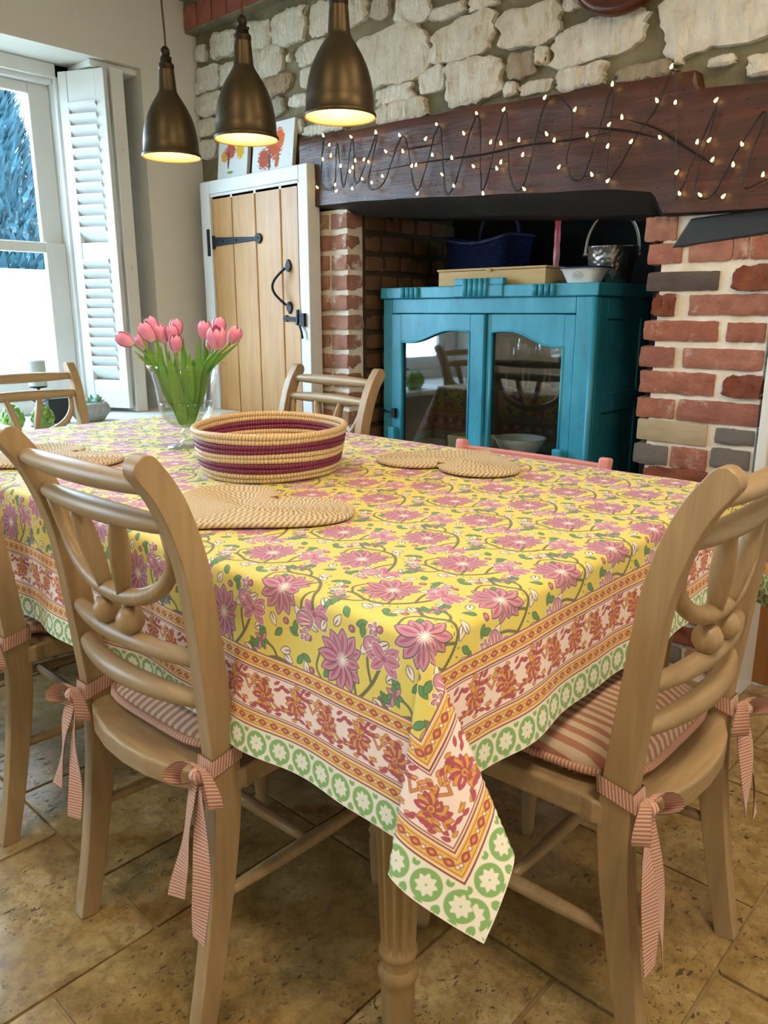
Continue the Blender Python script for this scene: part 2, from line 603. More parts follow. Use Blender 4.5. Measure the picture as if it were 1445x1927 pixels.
# ------------------------------------------------------------------ mesh helpers
class MB:
    """collects verts / faces (+ uv per loop) and links them as one mesh object"""

    def __init__(self):
        self.v, self.f, self.uv, self.mi = [], [], [], []

    def add(self, verts, faces, uvs=None, mi=0):
        o = len(self.v)
        self.v += [tuple(p) for p in verts]
        for i, f in enumerate(faces):
            self.f.append(tuple(o + k for k in f))
            self.uv.append(uvs[i] if uvs else [(0, 0)] * len(f))
            self.mi.append(mi)
        return self

    def box(self, lo, hi, mi=0):
        x0, y0, z0 = lo
        x1, y1, z1 = hi
        v = [(x0, y0, z0), (x1, y0, z0), (x1, y1, z0), (x0, y1, z0), (x0, y0, z1), (x1, y0, z1), (x1, y1, z1), (x0, y1, z1)]
        f = [(0, 3, 2, 1), (4, 5, 6, 7), (0, 1, 5, 4), (1, 2, 6, 5), (2, 3, 7, 6), (3, 0, 4, 7)]
        return self.add(v, f, None, mi)

    def tube(self, pts, rad, n=10, caps=True, closed=False, squash=None, mi=0, uv0=0.0):
        """round tube through pts, radius per point; uv.y = length along"""
        P = [Vector(p) for p in pts]
        m = len(P)
        R = [rad] * m if isinstance(rad, (int, float)) else list(rad)
        verts, faces, uvs = [], [], []
        prev = None
        ln = [uv0]
        for i in range(1, m):
            ln.append(ln[-1] + (P[i] - P[i - 1]).length)
        for i in range(m):
            if closed:
                t = P[(i + 1) % m] - P[(i - 1) % m]
            else:
                t = P[min(i + 1, m - 1)] - P[max(i - 1, 0)]
            t.normalize()
            if prev is None:
                a = Vector((0, 0, 1)) if abs(t.z) < 0.9 else Vector((1, 0, 0))
            else:
                a = prev
            nrm = (a - t * a.dot(t)).normalized()
            prev = nrm
            bn = t.cross(nrm)
            for k in range(n):
                an = 2 * PI * k / n
                sa, sb = (squash or (1, 1))
                verts.append(P[i] + (nrm * math.cos(an) * sa + bn * math.sin(an) * sb) * R[i])
        rng = m if closed else m - 1
        for i in range(rng):
            j = (i + 1) % m
            l0 = ln[i]
            l1 = ln[j] if j else ln[-1] + (P[0] - P[-1]).length
            for k in range(n):
                k2 = (k + 1) % n
                faces.append((i * n + k, i * n + k2, j * n + k2, j * n + k))
                uvs.append([(k / n, l0), ((k + 1) / n, l0), ((k + 1) / n, l1), (k / n, l1)])
        if caps and not closed:
            faces.append(tuple(range(n))[::-1])
            uvs.append([(0, 0)] * n)
            faces.append(tuple((m - 1) * n + k for k in range(n)))
            uvs.append([(0, 0)] * n)
        return self.add(verts, faces, uvs, mi)

    def lathe(self, prof, n=24, center=(0, 0, 0), close=True, mi=0):
        cx, cy, cz = center
        verts, faces = [], []
        for (r, z) in prof:
            for k in range(n):
                a = 2 * PI * k / n
                verts.append((cx + r * math.cos(a), cy + r * math.sin(a), cz + z))
        for i in range(len(prof) - 1):
            for k in range(n):
                k2 = (k + 1) % n
                faces.append((i * n + k, i * n + k2, (i + 1) * n + k2, (i + 1) * n + k))
        if close:
            faces.append(tuple(range(n))[::-1])
            faces.append(tuple((len(prof) - 1) * n + k for k in range(n)))
        return self.add(verts, faces, None, mi)

    def sweep(self, pts, secs, wdir, mi=0):
        """rectangular section (w, d) swept along pts; wdir = direction of width"""
        P = [Vector(p) for p in pts]
        W = Vector(wdir).normalized()
        verts, faces = [], []
        m = len(P)
        for i in range(m):
            t = (P[min(i + 1, m - 1)] - P[max(i - 1, 0)]).normalized()
            d = t.cross(W).normalized()
            w, dd = secs[i]
            for sx, sy in ((-1, -1), (1, -1), (1, 1), (-1, 1)):
                verts.append(P[i] + W * (sx * w / 2) + d * (sy * dd / 2))
        for i in range(m - 1):
            for k in range(4):
                k2 = (k + 1) % 4
                faces.append((i * 4 + k, i * 4 + k2, (i + 1) * 4 + k2, (i + 1) * 4 + k))
        faces.append((3, 2, 1, 0))
        b = (m - 1) * 4
        faces.append((b, b + 1, b + 2, b + 3))
        return self.add(verts, faces, None, mi)

    def ribbon(self, pts, width, wdirs, twoside=0.0012, mi=0):
        P = [Vector(p) for p in pts]
        m = len(P)
        ln = [0.0]
        for i in range(1, m):
            ln.append(ln[-1] + (P[i] - P[i - 1]).length)
        Wd = [Vector(w).normalized() for w in (wdirs if isinstance(wdirs, list) else [wdirs] * m)]
        wid = width if isinstance(width, list) else [width] * m
        v, f, u = [], [], []
        for s in (0, 1):
            for i in range(m):
                t = (P[min(i + 1, m - 1)] - P[max(i - 1, 0)]).normalized()
                nn = t.cross(Wd[i]).normalized() * (twoside if s else 0)
                v += [P[i] - Wd[i] * wid[i] / 2 + nn, P[i] + Wd[i] * wid[i] / 2 + nn]
        for s in (0, 1):
            o = s * 2 * m
            for i in range(m - 1):
                q = (o + 2 * i, o + 2 * i + 1, o + 2 * i + 3, o + 2 * i + 2)
                uu = [(0, ln[i]), (1, ln[i]), (1, ln[i + 1]), (0, ln[i + 1])]
                f.append(q if s else q[::-1])
                u.append(uu if s else uu[::-1])
        return self.add(v, f, u, mi)

    def build(self, name, mat, parent=None, smooth=False, bevel=0, loc=None, segs=2, sub=0, auto=None):
        me = bpy.data.meshes.new(name)
        me.from_pydata(self.v, [], self.f)
        uvl = me.uv_layers.new(name='UVMap')
        flat = [c for f in self.uv for p in f for c in p]
        uvl.data.foreach_set('uv', flat)
        mats = mat if isinstance(mat, (list, tuple)) else [mat]
        for mm in mats:
            me.materials.append(MATS[mm])
        if len(mats) > 1:
            me.polygons.foreach_set('material_index', self.mi)
        if smooth:
            me.polygons.foreach_set('use_smooth', [True] * len(me.polygons))
        me.update()
        o = bpy.data.objects.new(name, me)
        COL.objects.link(o)
        if parent is not None:
            o.parent = parent
        if loc is not None:
            o.location = loc
        if bevel:
            b = o.modifiers.new('edge', 'BEVEL')
            b.width = bevel
            b.segments = segs
            b.limit_method = 'ANGLE'
            b.angle_limit = math.radians(40)
            if smooth:
                b.harden_normals = False
        if sub:
            s = o.modifiers.new('sub', 'SUBSURF')
            s.levels = sub
            s.render_levels = sub
        if auto:
            me.set_sharp_from_angle(angle=math.radians(auto))
        return o


def catmull(pts, n=6, closed=False):
    P = [Vector(p) for p in pts]
    out = []
    m = len(P)
    rng = m if closed else m - 1
    for i in range(rng):
        p1, p2 = P[i], P[(i + 1) % m]
        p0 = P[(i - 1) % m] if closed else (P[i - 1] if i > 0 else P[i] * 2 - P[i + 1])
        p3 = P[(i + 2) % m] if closed else (P[i + 2] if i + 2 < m else P[i + 1] * 2 - P[i])
        for k in range(n):
            t = k / n
            out.append(0.5 * ((2 * p1) + (p2 - p0) * t + (2 * p0 - 5 * p1 + 4 * p2 - p3) * t * t + (3 * p1 - p0 - 3 * p2 + p3) * t ** 3))
    if not closed:
        out.append(P[-1])
    return out


def interp(x, xs, ys):
    return float(np.interp(x, xs, ys))


def thing(name, label, cat, loc=(0, 0, 0), rz=0.0, group=None):
    o = bpy.data.objects.new(name, None)
    o.empty_display_size = 0.05
    o.location = loc
    o.rotation_euler = (0, 0, rz)
    COL.objects.link(o)
    return tag(o, label, cat, group)


def tag(o, label, cat, group=None, kind=None):
    o['label'] = label
    o['category'] = cat
    if group:
        o['group'] = group
    if kind:
        o['kind'] = kind
    return o


def struct(o, label=None, cat=None):
    o['kind'] = 'structure'
    if label:
        o['label'] = label
    if cat:
        o['category'] = cat
    return o


def copy_tree(o, parent=None):
    c = o.copy()
    COL.objects.link(c)
    c.parent = parent
    for ch in o.children:
        copy_tree(ch, c)
    return c


def child(mesh_src, name, parent, loc, scale=(1, 1, 1), rot=(0, 0, 0)):
    o = bpy.data.objects.new(name, mesh_src)
    COL.objects.link(o)
    o.parent = parent
    o.location = loc
    o.scale = scale
    o.rotation_euler = rot
    return o


# unit block (1 x 1 x 1, centred) with chipped, rounded edges: bricks and tiles share these
def block_mesh(name, mat, jit, seed, inset=0.06):
    rnd = random.Random(seed)
    v, f = [], []
    xs = [-0.5, -0.5 + inset, 0.5 - inset, 0.5]
    # cube grown from 8 corners each split in 3 (chamfered cube: 24 verts)
    idx = {}
    for sx in (-1, 1):
        for sy in (-1, 1):
            for sz in (-1, 1):
                for ax in range(3):
                    p = [sx * 0.5, sy * 0.5, sz * 0.5]
                    for k in range(3):
                        if k != ax:
                            p[k] -= (sx, sy, sz)[k] * inset * rnd.uniform(0.5, 1.3)
                    p = [c + rnd.uniform(-jit, jit) * (0.3 if i == 1 else 1) for i, c in enumerate(p)]
                    idx[(sx, sy, sz, ax)] = len(v)
                    v.append(p)
    for ax in range(3):
        o1, o2 = [k for k in range(3) if k != ax]
        for s in (-1, 1):
            q = []
            for a, b_ in ((-1, -1), (1, -1), (1, 1), (-1, 1)):
                sg = [0, 0, 0]
                sg[ax], sg[o1], sg[o2] = s, a, b_
                q.append(idx[(sg[0], sg[1], sg[2], ax)])
            f.append(tuple(q))
    for ax in range(3):
        o1, o2 = [k for k in range(3) if k != ax]
        for a in (-1, 1):
            for b_ in (-1, 1):
                s0, s1 = [0, 0, 0], [0, 0, 0]
                s0[ax], s0[o1], s0[o2] = -1, a, b_
                s1[ax], s1[o1], s1[o2] = 1, a, b_
                f.append((idx[(*s0, o1)], idx[(*s1, o1)], idx[(*s1, o2)], idx[(*s0, o2)]))
    for sx in (-1, 1):
        for sy in (-1, 1):
            for sz in (-1, 1):
                f.append(tuple(idx[(sx, sy, sz, a)] for a in range(3)))
    me = bpy.data.meshes.new(name)
    me.from_pydata(v, [], f)
    me.validate()
    import bmesh
    bm = bmesh.new()
    bm.from_mesh(me)
    bmesh.ops.recalc_face_normals(bm, faces=bm.faces)
    bm.to_mesh(me)
    bm.free()
    me.materials.append(MATS[mat])
    return me


def rough_block(name, mat, seed, amp=0.02, cells=(10, 3, 5), dims=(0.2, 0.1, 0.065)):
    """unit block like an old hand-made brick: rounded chipped edges, uneven faces (noise in real metres, so it suits dims)"""
    import bmesh
    bm = bmesh.new()
    bmesh.ops.create_cube(bm, size=1.0)
    for ax, c in enumerate(cells):
        for k in range(1, c):
            co = [0, 0, 0]
            no = [0, 0, 0]
            co[ax] = -0.5 + k / c
            no[ax] = 1
            bmesh.ops.bisect_plane(bm, geom=bm.verts[:] + bm.edges[:] + bm.faces[:], plane_co=co, plane_no=no)
    D = Vector(dims)
    r = 0.0075
    for v in bm.verts:
        p = Vector([v.co[i] * D[i] for i in range(3)])
        inner = Vector([max(-D[i] / 2 + r, min(D[i] / 2 - r, p[i])) for i in range(3)])
        d = p - inner
        out = d.normalized() if d.length > 1e-6 else Vector((0, 0, 0))
        if d.length > 1e-6:
            p = inner + out * min(r, d.length)
        q = p * 26 + Vector((seed * 7.3, seed * 3.1, seed))
        e = amp * (noise.noise(q) * 0.6 + noise.noise(q * 2.7) * 0.4)
        chip = max(0.0, noise.noise(q * 0.8 + Vector((9, 0, 4))) - 0.25) * amp * 2.5 if sum(abs(d[i]) > 1e-4 for i in range(3)) >= 2 else 0
        p = p + out * e - out * chip
        v.co = Vector([p[i] / D[i] for i in range(3)])
    bmesh.ops.recalc_face_normals(bm, faces=bm.faces)
    me = bpy.data.meshes.new(name)
    bm.to_mesh(me)
    bm.free()
    me.polygons.foreach_set('use_smooth', [True] * len(me.polygons))
    me.set_sharp_from_angle(angle=math.radians(42))
    me.materials.append(MATS[mat])
    return me


# ==================================================================  ROOM
X_WALL, Y_WALL = -3.37, 2.375      # window wall, stone wall (mortar face)
CEIL = 2.72
# ---- floor: grout slab + stone tiles on a 0.2085 m grid (mixed sizes)
U = 0.2085
XO = -0.3375
m = MB()
m.box((-3.75, -2.4, -0.12), (1.35, 3.2, -0.006))
floor = m.build('floor', 'grout')
struct(floor)
tile_meshes = [block_mesh('tile_mesh', 'travertine', 0.006, 100 + i, 0.012) for i in range(6)]
NX0, NX1, NY0, NY1 = -15, 3, -1, 12          # grid cells covered one by one
occ = {}
tiles = []


def put(ix, iy, w, h):
    for a in range(w):
        for b in range(h):
            if (ix + a, iy + b) in occ or not (NX0 <= ix + a < NX1 and NY0 <= iy + b < NY1):
                return False
    for a in range(w):
        for b in range(h):
            occ[(ix + a, iy + b)] = 1
    tiles.append((ix, iy, w, h))
    return True


# tiles read off the photograph (cell index: x = XO + U*ix, y = U*iy)
for t in ((-6, 0, 2, 3), (-5, 3, 1, 2), (-7, 3, 2, 2), (-4, 2, 2, 3), (-2, 5, 2, 2), (-3, 3, 2, 2), (-1, 3, 2, 2), (0, 6, 2, 3), (-8, 1, 2, 2),
          (-3, 9, 2, 2), (-1, 9, 1, 1), (0, 5, 1, 1), (-2, 7, 2, 2), (-4, 0, 2, 2), (-1, 10, 2, 2), (-4, 5, 2, 3)):
    put(*t)
rnd = random.Random(21)
for iy in range(NY0, NY1):
    for ix in range(NX0, NX1):
        if (ix, iy) in occ:
            continue
        for s in rnd.sample([(3, 2), (2, 2), (2, 3), (2, 2), (3, 2)], 5) + [(1, 2), (2, 1), (1, 1)]:
            if put(ix, iy, *s):
                break
for i, (ix, iy, w, h) in enumerate(tiles):
    g = 0.007
    dz = rnd.uniform(-0.0012, 0.0012)
    child(tile_meshes[i % 6], 'tile', floor, (XO + U * (ix + w / 2), U * (iy + h / 2), -0.014 + dz), (U * w - g, U * h - g, 0.028),
          (0, 0, rnd.choice((0, 0)) + rnd.uniform(-0.003, 0.003)))

# ---- ceiling, wall behind the camera, wall on the open side
m = MB()
m.box((-3.9, -2.5, CEIL), (1.5, 3.3, CEIL + 0.1))
struct(m.build('ceiling', 'ceiling_paint'))
m = MB()
m.box((1.2, -2.4, 0), (1.35, 2.6, CEIL))
struct(m.build('wall_right', 'plaster'))
m = MB()
m.box((-3.9, -2.45, 0), (1.35, -2.3, CEIL))
struct(m.build('wall_front', 'plaster'))

# ---- window wall (x = -3.37) with a deep recess: opening y 0.30..2.075, z 0.70..2.2
RY0, RY1, RZ0, RZ1 = 0.30, 2.075, 0.695, 2.2
XW0 = -3.75
m = MB()
m.box((XW0, -2.45, 0), (X_WALL, -1.85, CEIL))      # opening added for cool fill daylight, unseen behind the camera: y -1.85..-0.65
m.box((XW0, -1.85, 0), (X_WALL, -0.65, 0.80))
m.box((XW0, -1.85, 2.10), (X_WALL, -0.65, CEIL))
m.box((XW0, -0.65, 0), (X_WALL, RY0, CEIL))
m.box((XW0, RY0, RZ1), (X_WALL, RY1, CEIL))
m.box((XW0, RY0, 0), (X_WALL, RY1, RZ0 - 0.03))
m.box((XW0, RY1, 0), (X_WALL, 3.2, CEIL))
wl = m.build('wall_left', 'plaster')
struct(wl)
m = MB()
m.box((XW0 + 0.02, RY0 - 0.05, RZ0 - 0.03), (-3.02, RY1 + 0.2, RZ0))
sill = m.build('windowsill', 'white_paint', bevel=0.006)
struct(sill)

# window in the recess: box frame, two sashes, panes
XF = -3.66
win = bpy.data.objects.new('window_1', None)
COL.objects.link(win)
struct(win, 'white painted sash window in the deep recess', 'window')
WY1 = 1.80
m = MB()
m.box((XF - 0.04, 0.30, RZ0), (XF + 0.05, 0.42, RZ1))
m.box((XF - 0.04, WY1 - 0.02, RZ0), (XF + 0.05, RY1 + 0.02, RZ1))
m.box((XF - 0.04, 0.42, 2.12), (XF + 0.05, WY1 - 0.02, RZ1))
m.box((XF - 0.04, 0.42, RZ0), (XF + 0.05, WY1 - 0.02, 0.76))
m.box((XF + 0.05, WY1 - 0.02, RZ0), (XF + 0.075, WY1 + 0.05, RZ1))
m.box((XF + 0.05, 0.32, 2.14), (XF + 0.075, WY1 + 0.05, RZ1))
m.box((XF + 0.05, WY1 + 0.05, 2.172), (-3.40, RY1, RZ1))
m.build('window_frame', 'white_paint', win, bevel=0.006)
for nm, z0, z1, dx in (('upper_sash', 1.42, 2.12, 0.0), ('lower_sash', 0.76, 1.46, 0.022)):
    m = MB()
    xa, xb = XF - 0.02 + dx, XF + 0.012 + dx
    m.box((xa, WY1 - 0.115, z0), (xb, WY1 - 0.02, z1))
    m.box((xa, 0.42, z0), (xb, 0.48, z1))
    m.box((xa, 0.48, z1 - 0.045), (xb, WY1 - 0.115, z1))
    m.box((xa, 0.48, z0), (xb, WY1 - 0.115, z0 + (0.04 if z0 > 1 else 0.09)))
    s = m.build('sash', 'white_paint', win, bevel=0.005)
    m = MB()
    m.box((xa + 0.013, 0.47, z0 + 0.03), (xa + 0.017, WY1 - 0.11, z1 - 0.03))
    m.build('pane', 'pane_glass', s)

w2 = bpy.data.objects.new('fill_window', None)  # unseen window added behind the camera to bring in cool daylight
COL.objects.link(w2)
struct(w2, 'white painted window added out of view to supply cool fill daylight', 'window')
m = MB()
for y0, y1, z0, z1 in ((-1.85, -1.78, 0.80, 2.10), (-0.72, -0.65, 0.80, 2.10), (-1.78, -0.72, 0.80, 0.87), (-1.78, -0.72, 2.03, 2.10), (-1.28, -1.22, 0.87, 2.03)):
    m.box((XF - 0.02, y0, z0), (XF + 0.03, y1, z1))
m.build('window_frame', 'white_paint', w2)
m = MB()
m.box((XF, -1.78, 0.87), (XF + 0.004, -0.72, 2.03))
m.build('pane', 'pane_glass', w2)

# louvred shutter folded back against the recess, with its post
sh = thing('window_shutter', 'white louvred wooden shutter folded open beside the sash window', 'shutter')
A, B = Vector((-3.375, 1.915, 0)), Vector((-3.585, 1.815, 0))
ax = (B - A).normalized()
nx = Vector((ax.y, -ax.x, 0))
if nx.y > 0:
    nx = -nx
SL = (B - A).length


def sh_box(mb, u0, u1, t0, t1, z0, z1):
    c = [A + ax * u + nx * t for u, t in ((u0, t0), (u1, t0), (u1, t1), (u0, t1))]
    v = [(p.x, p.y, z0) for p in c] + [(p.x, p.y, z1) for p in c]
    mb.add(v, [(0, 3, 2, 1), (4, 5, 6, 7), (0, 1, 5, 4), (1, 2, 6, 5), (2, 3, 7, 6), (3, 0, 4, 7)])


ZB, ZT = 0.715, 2.165
for u0, u1 in ((0, 0.045), (SL - 0.045, SL)):
    m = MB()
    sh_box(m, u0, u1, 0, 0.03, ZB, ZT)
    m.build('stile', 'white_paint', sh, bevel=0.003)
for z0, z1 in ((ZB, ZB + 0.13), (1.385, 1.46), (ZT - 0.13, ZT)):
    m = MB()
    sh_box(m, 0.045, SL - 0.045, 0.002, 0.028, z0, z1)
    m.build('rail', 'white_paint', sh, bevel=0.003)
m = MB()
for s in (0,):
    p = [(0.046, -0.008, -0.026), (SL - 0.046, -0.008, -0.026), (SL - 0.046, 0.040, 0.030), (0.046, 0.040, 0.030)]
    lo = [A + ax * u + nx * t + Vector((0, 0, z)) for u, t, z in p]
    th = Vector((0, 0, 0.009))
    v = lo + [q + th for q in lo]
    m.add(v, [(0, 3, 2, 1), (4, 5, 6, 7), (0, 1, 5, 4), (1, 2, 6, 5), (2, 3, 7, 6), (3, 0, 4, 7)])
first = None
for za, zb in ((ZB + 0.13 + 0.027, 1.385 - 0.036), (1.46 + 0.027, ZT - 0.13 - 0.036)):
    for k in range(12):
        z = za + (zb - za) * k / 11
        if first is None:
            first = m.build('slat', 'white_paint', sh, loc=(0, 0, z))
        else:
            o = first.copy()
            COL.objects.link(o)
            o.location = (0, 0, z)
m = MB()
m.box((-3.46, 1.925, RZ0), (-3.365, 1.985, ZT + 0.012))
pst = m.build('hanging_post', 'white_paint', sh, bevel=0.004)
for zz in (0.95, 1.35, 1.85):
    m = MB()
    m.tube([(-3.364, 1.955, zz), (-3.3625, 1.955, zz)], 0.006, 8)
    m.build('screw', 'canvas_edge', pst)

# ---- stone wall, mortar slab with the fireplace opening
m = MB()
m.box((X_WALL, Y_WALL, 1.62), (-0.66, 2.75, CEIL))
m.box((X_WALL, Y_WALL, 0), (-2.585, 2.75, 1.62))
wall_back = m.build('wall_back', 'mortar')
struct(wall_back)
m = MB()
m.box((-0.70, 2.46, 2.06), (1.35, 2.62, CEIL))
m.box((0.20, 2.46, 0), (1.35, 2.62, 2.06))
m.box((-0.735, 2.40, 0), (-0.692, 2.62, 2.06))
struct(m.build('wall_back_plain', 'plaster'))
m = MB()
m.box((-0.702, 2.335, 0), (-0.672, 2.47, 2.06))
struct(m.build('door_jamb', 'white_paint', bevel=0.004))
# plank door beyond the jamb
door = bpy.data.objects.new('door_1', None)
COL.objects.link(door)
struct(door, 'brown plank door beyond the brick pier', 'door')
for i in range(7):
    m = MB()
    m.box((-0.69 + 0.124 * i, 2.47, 0.005), (-0.69 + 0.124 * i + 0.1225, 2.50, 2.05))
    m.build('plank', 'door_wood', door, bevel=0.004)


def stone_mesh(w, h, seed):
    """rough-hewn stone: ragged outline in XZ, nearly flat chipped face towards -Y"""
    rnd = random.Random(seed)
    n = 44
    off = Vector((rnd.uniform(0, 50), rnd.uniform(0, 50), 0))
    k = rnd.uniform(3.0, 6.5)
    tilt = rnd.uniform(-0.16, 0.12)
    wedge = rnd.uniform(-0.12, 0.12)
    ring = []
    for i in range(n):
        a = 2 * PI * i / n
        c, s = math.cos(a), math.sin(a)
        r = (abs(c) ** k + abs(s) ** k) ** (-1 / k)
        j = 1 + 0.20 * noise.noise(off + Vector((c * 1.7, s * 1.7, 0))) + 0.10 * noise.noise(off + Vector((c * 5.5, s * 5.5, 3))) + rnd.uniform(-0.03, 0.03)
        x = c * r * j
        ring.append(Vector((x * w / 2, 0, (s * r * j * (1 + wedge * x) + tilt * c) * h / 2)))
    dep = rnd.uniform(0.014, 0.026)

    def rough(q):
        return 0.009 * noise.noise(Vector((q.x * 26, q.z * 10, seed))) + 0.007 * noise.noise(Vector((q.x * 70, q.z * 24, seed))) + 0.003 * noise.noise(Vector((q.x * 150, q.z * 60, seed)))
    v, f = [], []
    levels = [(1.03, 0.03), (1.0, 0.0), (0.98, -dep * 0.7)]
    for li, (sc, y) in enumerate(levels):
        for p in ring:
            q = p * sc
            v.append((q.x, y + (rough(q) * 0.5 if li == 2 else 0), q.z))
    for li in range(len(levels) - 1):
        for i in range(n):
            j = (i + 1) % n
            f.append((li * n + i, li * n + j, (li + 1) * n + j, (li + 1) * n + i))
    # face: Delaunay fill of the outline with scattered inner points
    rim = [Vector((p.x * 0.98, p.z * 0.98)) for p in ring]
    pts = list(rim)
    st = max(0.007, min(w, h) / 12)
    nxp, nzp = int(w / st) + 1, int(h / st) + 1
    for a in range(-nxp // 2, nxp // 2 + 1):
        for c in range(-nzp // 2, nzp // 2 + 1):
            q = Vector((a * st + rnd.uniform(-.3, .3) * st, c * st + rnd.uniform(-.3, .3) * st))
            ang = math.atan2(q.y / h, q.x / w)
            k_ = int(round((math.atan2(q.y * w / h, q.x) % (2 * PI)) / (2 * PI) * n)) % n
            if q.length < rim[k_].length * 0.90:
                pts.append(q)
    from mathutils.geometry import delaunay_2d_cdt
    ov, _, of, _, _, _ = delaunay_2d_cdt(pts, [(i, (i + 1) % n) for i in range(n)], [], 1, 1e-6)
    base = len(v)
    for q in ov:
        k_ = int(round((math.atan2(q.y * w / h, q.x) % (2 * PI)) / (2 * PI) * n)) % n
        e = min(1.0, q.length / max(1e-6, rim[k_].length))
        v.append((q.x, -dep * (0.7 + 0.3 * min(1, (1 - e) * 8)) + rough(Vector((q.x, 0, q.y))) * (0.5 + 0.5 * min(1, (1 - e) * 8)), q.y))
    for t_ in of:
        f.append(tuple(base + k_ for k_ in t_))
    return v, f


STONES = [(365, 83, 385, 116), (396, 57, 443, 108), (451, 38, 506, 98), (509, 17, 572, 85), (581, 0, 627, 66), (474, 86, 529, 146), (366, 123, 410, 173),
          (413, 116, 447, 160), (556, 76, 616, 120), (489, 140, 547, 180), (564, 126, 598, 166), (366, 173, 418, 218), (542, 176, 580, 201), (506, 183, 533, 219),
          (368, 221, 406, 256), (639, -4, 690, 46), (694, -6, 730, 36), (740, -8, 803, 44), (655, 50, 800, 163), (706, 160, 772, 196), (704, 188, 797, 230),
          (571, 229, 645, 252), (552, 223, 567, 252), (806, 8, 873, 33), (880, -12, 934, 15), (806, 34, 923, 114), (933, 10, 1050, 87), (1058, -12, 1090, 18),
          (787, 125, 834, 174), (836, 107, 939, 194), (952, 98, 1005, 145), (976, 150, 1034, 176), (948, 153, 970, 182), (1007, 86, 1029, 121),
          (1048, 122, 1134, 168), (1038, 30, 1206, 112), (1240, -30, 1445, 92), (1163, 118, 1267, 152), (1332, 104, 1380, 124), (1403, 98, 1480, 140),
          (420, 165, 485, 210), (410, 262, 450, 300), (372, 262, 404, 300), (455, 235, 500, 262), (536, 100, 546, 116), (1268, 100, 1284, 120)]
for i, (x0, y0, x1, y1) in enumerate(STONES):
    c = at_y((x0 + x1) / 2, (y0 + y1) / 2, Y_WALL - 0.02)
    a = at_y(x0, (y0 + y1) / 2, Y_WALL - 0.02)
    b = at_y(x1, (y0 + y1) / 2, Y_WALL - 0.02)
    t = at_y((x0 + x1) / 2, y0, Y_WALL - 0.02)
    d = at_y((x0 + x1) / 2, y1, Y_WALL - 0.02)
    w, h = b.x - a.x, t.z - d.z
    # the pixel box of a slanting stone is taller than the stone: take the wall's own slope out
    v, f = stone_mesh(w * 1.03, h * 1.0, 300 + i)
    MB().add(v, f).build('stone', 'limestone', wall_back, smooth=True, auto=38, loc=(c.x, Y_WALL - 0.004, c.z))

# ---- brick corbel under the ceiling
cor = MB()
cor.box((X_WALL, 2.318, 2.39), (-0.66, Y_WALL + 0.01, 2.52))
cor.box((X_WALL, 2.238, 2.52), (-0.66, Y_WALL + 0.01, CEIL))
corbel = cor.build('trim_1', 'mortar')
struct(corbel, 'brick corbel course under the ceiling', 'corbel')
cb = [block_mesh('corbel_mesh', 'corbel_brick', 0.02, 40 + i, 0.05) for i in range(3)]
for i in range(16):
    child(cb[i % 3], 'brick', corbel, (X_WALL + 0.055 + i * 0.108, 2.335, 2.447), (0.098, 0.05, 0.094))
for i in range(12):
    child(cb[i % 3], 'brick', corbel, (X_WALL + 0.02 + i * 0.15, 2.255, 2.625), (0.138, 0.05, 0.13))

# ---- left chimney pier (bricks front, return bricks inside the fireplace)
PLX0, PLX1 = -2.575, -2.365
m = MB()
m.box((PLX0 + 0.005, 2.358, 0), (PLX1 - 0.006, 2.95, 1.56))
pier_l = m.build('wall_pier_left', 'lime_mortar')
struct(pier_l)
m = MB()
m.box((PLX1 - 0.012, 2.445, 0), (PLX1 - 0.003, 3.05, 1.62))
fire_l = m.build('wall_firebox_left', 'soot_mortar')
struct(fire_l)
lb = [rough_block('lime_brick_mesh', 'lime_brick', 60 + i, 0.007, (6, 3, 4), (0.1, 0.1, 0.065)) for i in range(6)]
sb = [rough_block('soot_brick_mesh', 'soot_brick', 70 + i, 0.009, (2, 6, 4), (0.06, 0.1, 0.065)) for i in range(4)]
rnd = random.Random(5)
CO = 0.0805
for k in range(19):
    zc = 1.525 - k * CO - CO / 2 + 0.03
    if zc < 0.03:
        break
    hh = CO - 0.016
    if k % 4 in (1, 3) and k not in (3,):
        child(lb[k % 6], 'brick', pier_l, ((PLX0 + PLX1) / 2 + rnd.uniform(-.004, .004), 2.40, zc), (0.208, 0.10, hh))
    else:
        for s in (0, 1):
            child(lb[(k * 2 + s) % 6], 'brick', pier_l, (PLX0 + 0.052 + s * 0.107, 2.40 + rnd.uniform(-.004, .004), zc), (0.096, 0.10, hh))
    # return bricks on the inner face
    y = 2.452
    j = 0
    while y < 3.0:
        ln = rnd.choice((0.10, 0.105, 0.11, 0.21)) if j else (0.10 if k % 2 else 0.12)
        child(sb[(k + j) % 4], 'brick', fire_l, (PLX1 - 0.02 + rnd.uniform(-.006, .004), y + ln / 2, zc + rnd.uniform(-.003, .003)), (0.06, ln - 0.012, hh - 0.004))
        y += ln
        j += 1

# ---- firebox back, ceiling and right cheek
m = MB()
m.box((-2.6, 3.05, 0), (-0.70, 3.15, 1.75))
m.box((-2.6, 2.41, 1.60), (-0.70, 3.15, 1.75))
m.box((-1.085, 2.42, 0), (-0.75, 3.1, 1.44))
struct(m.build('wall_firebox', 'soot'))

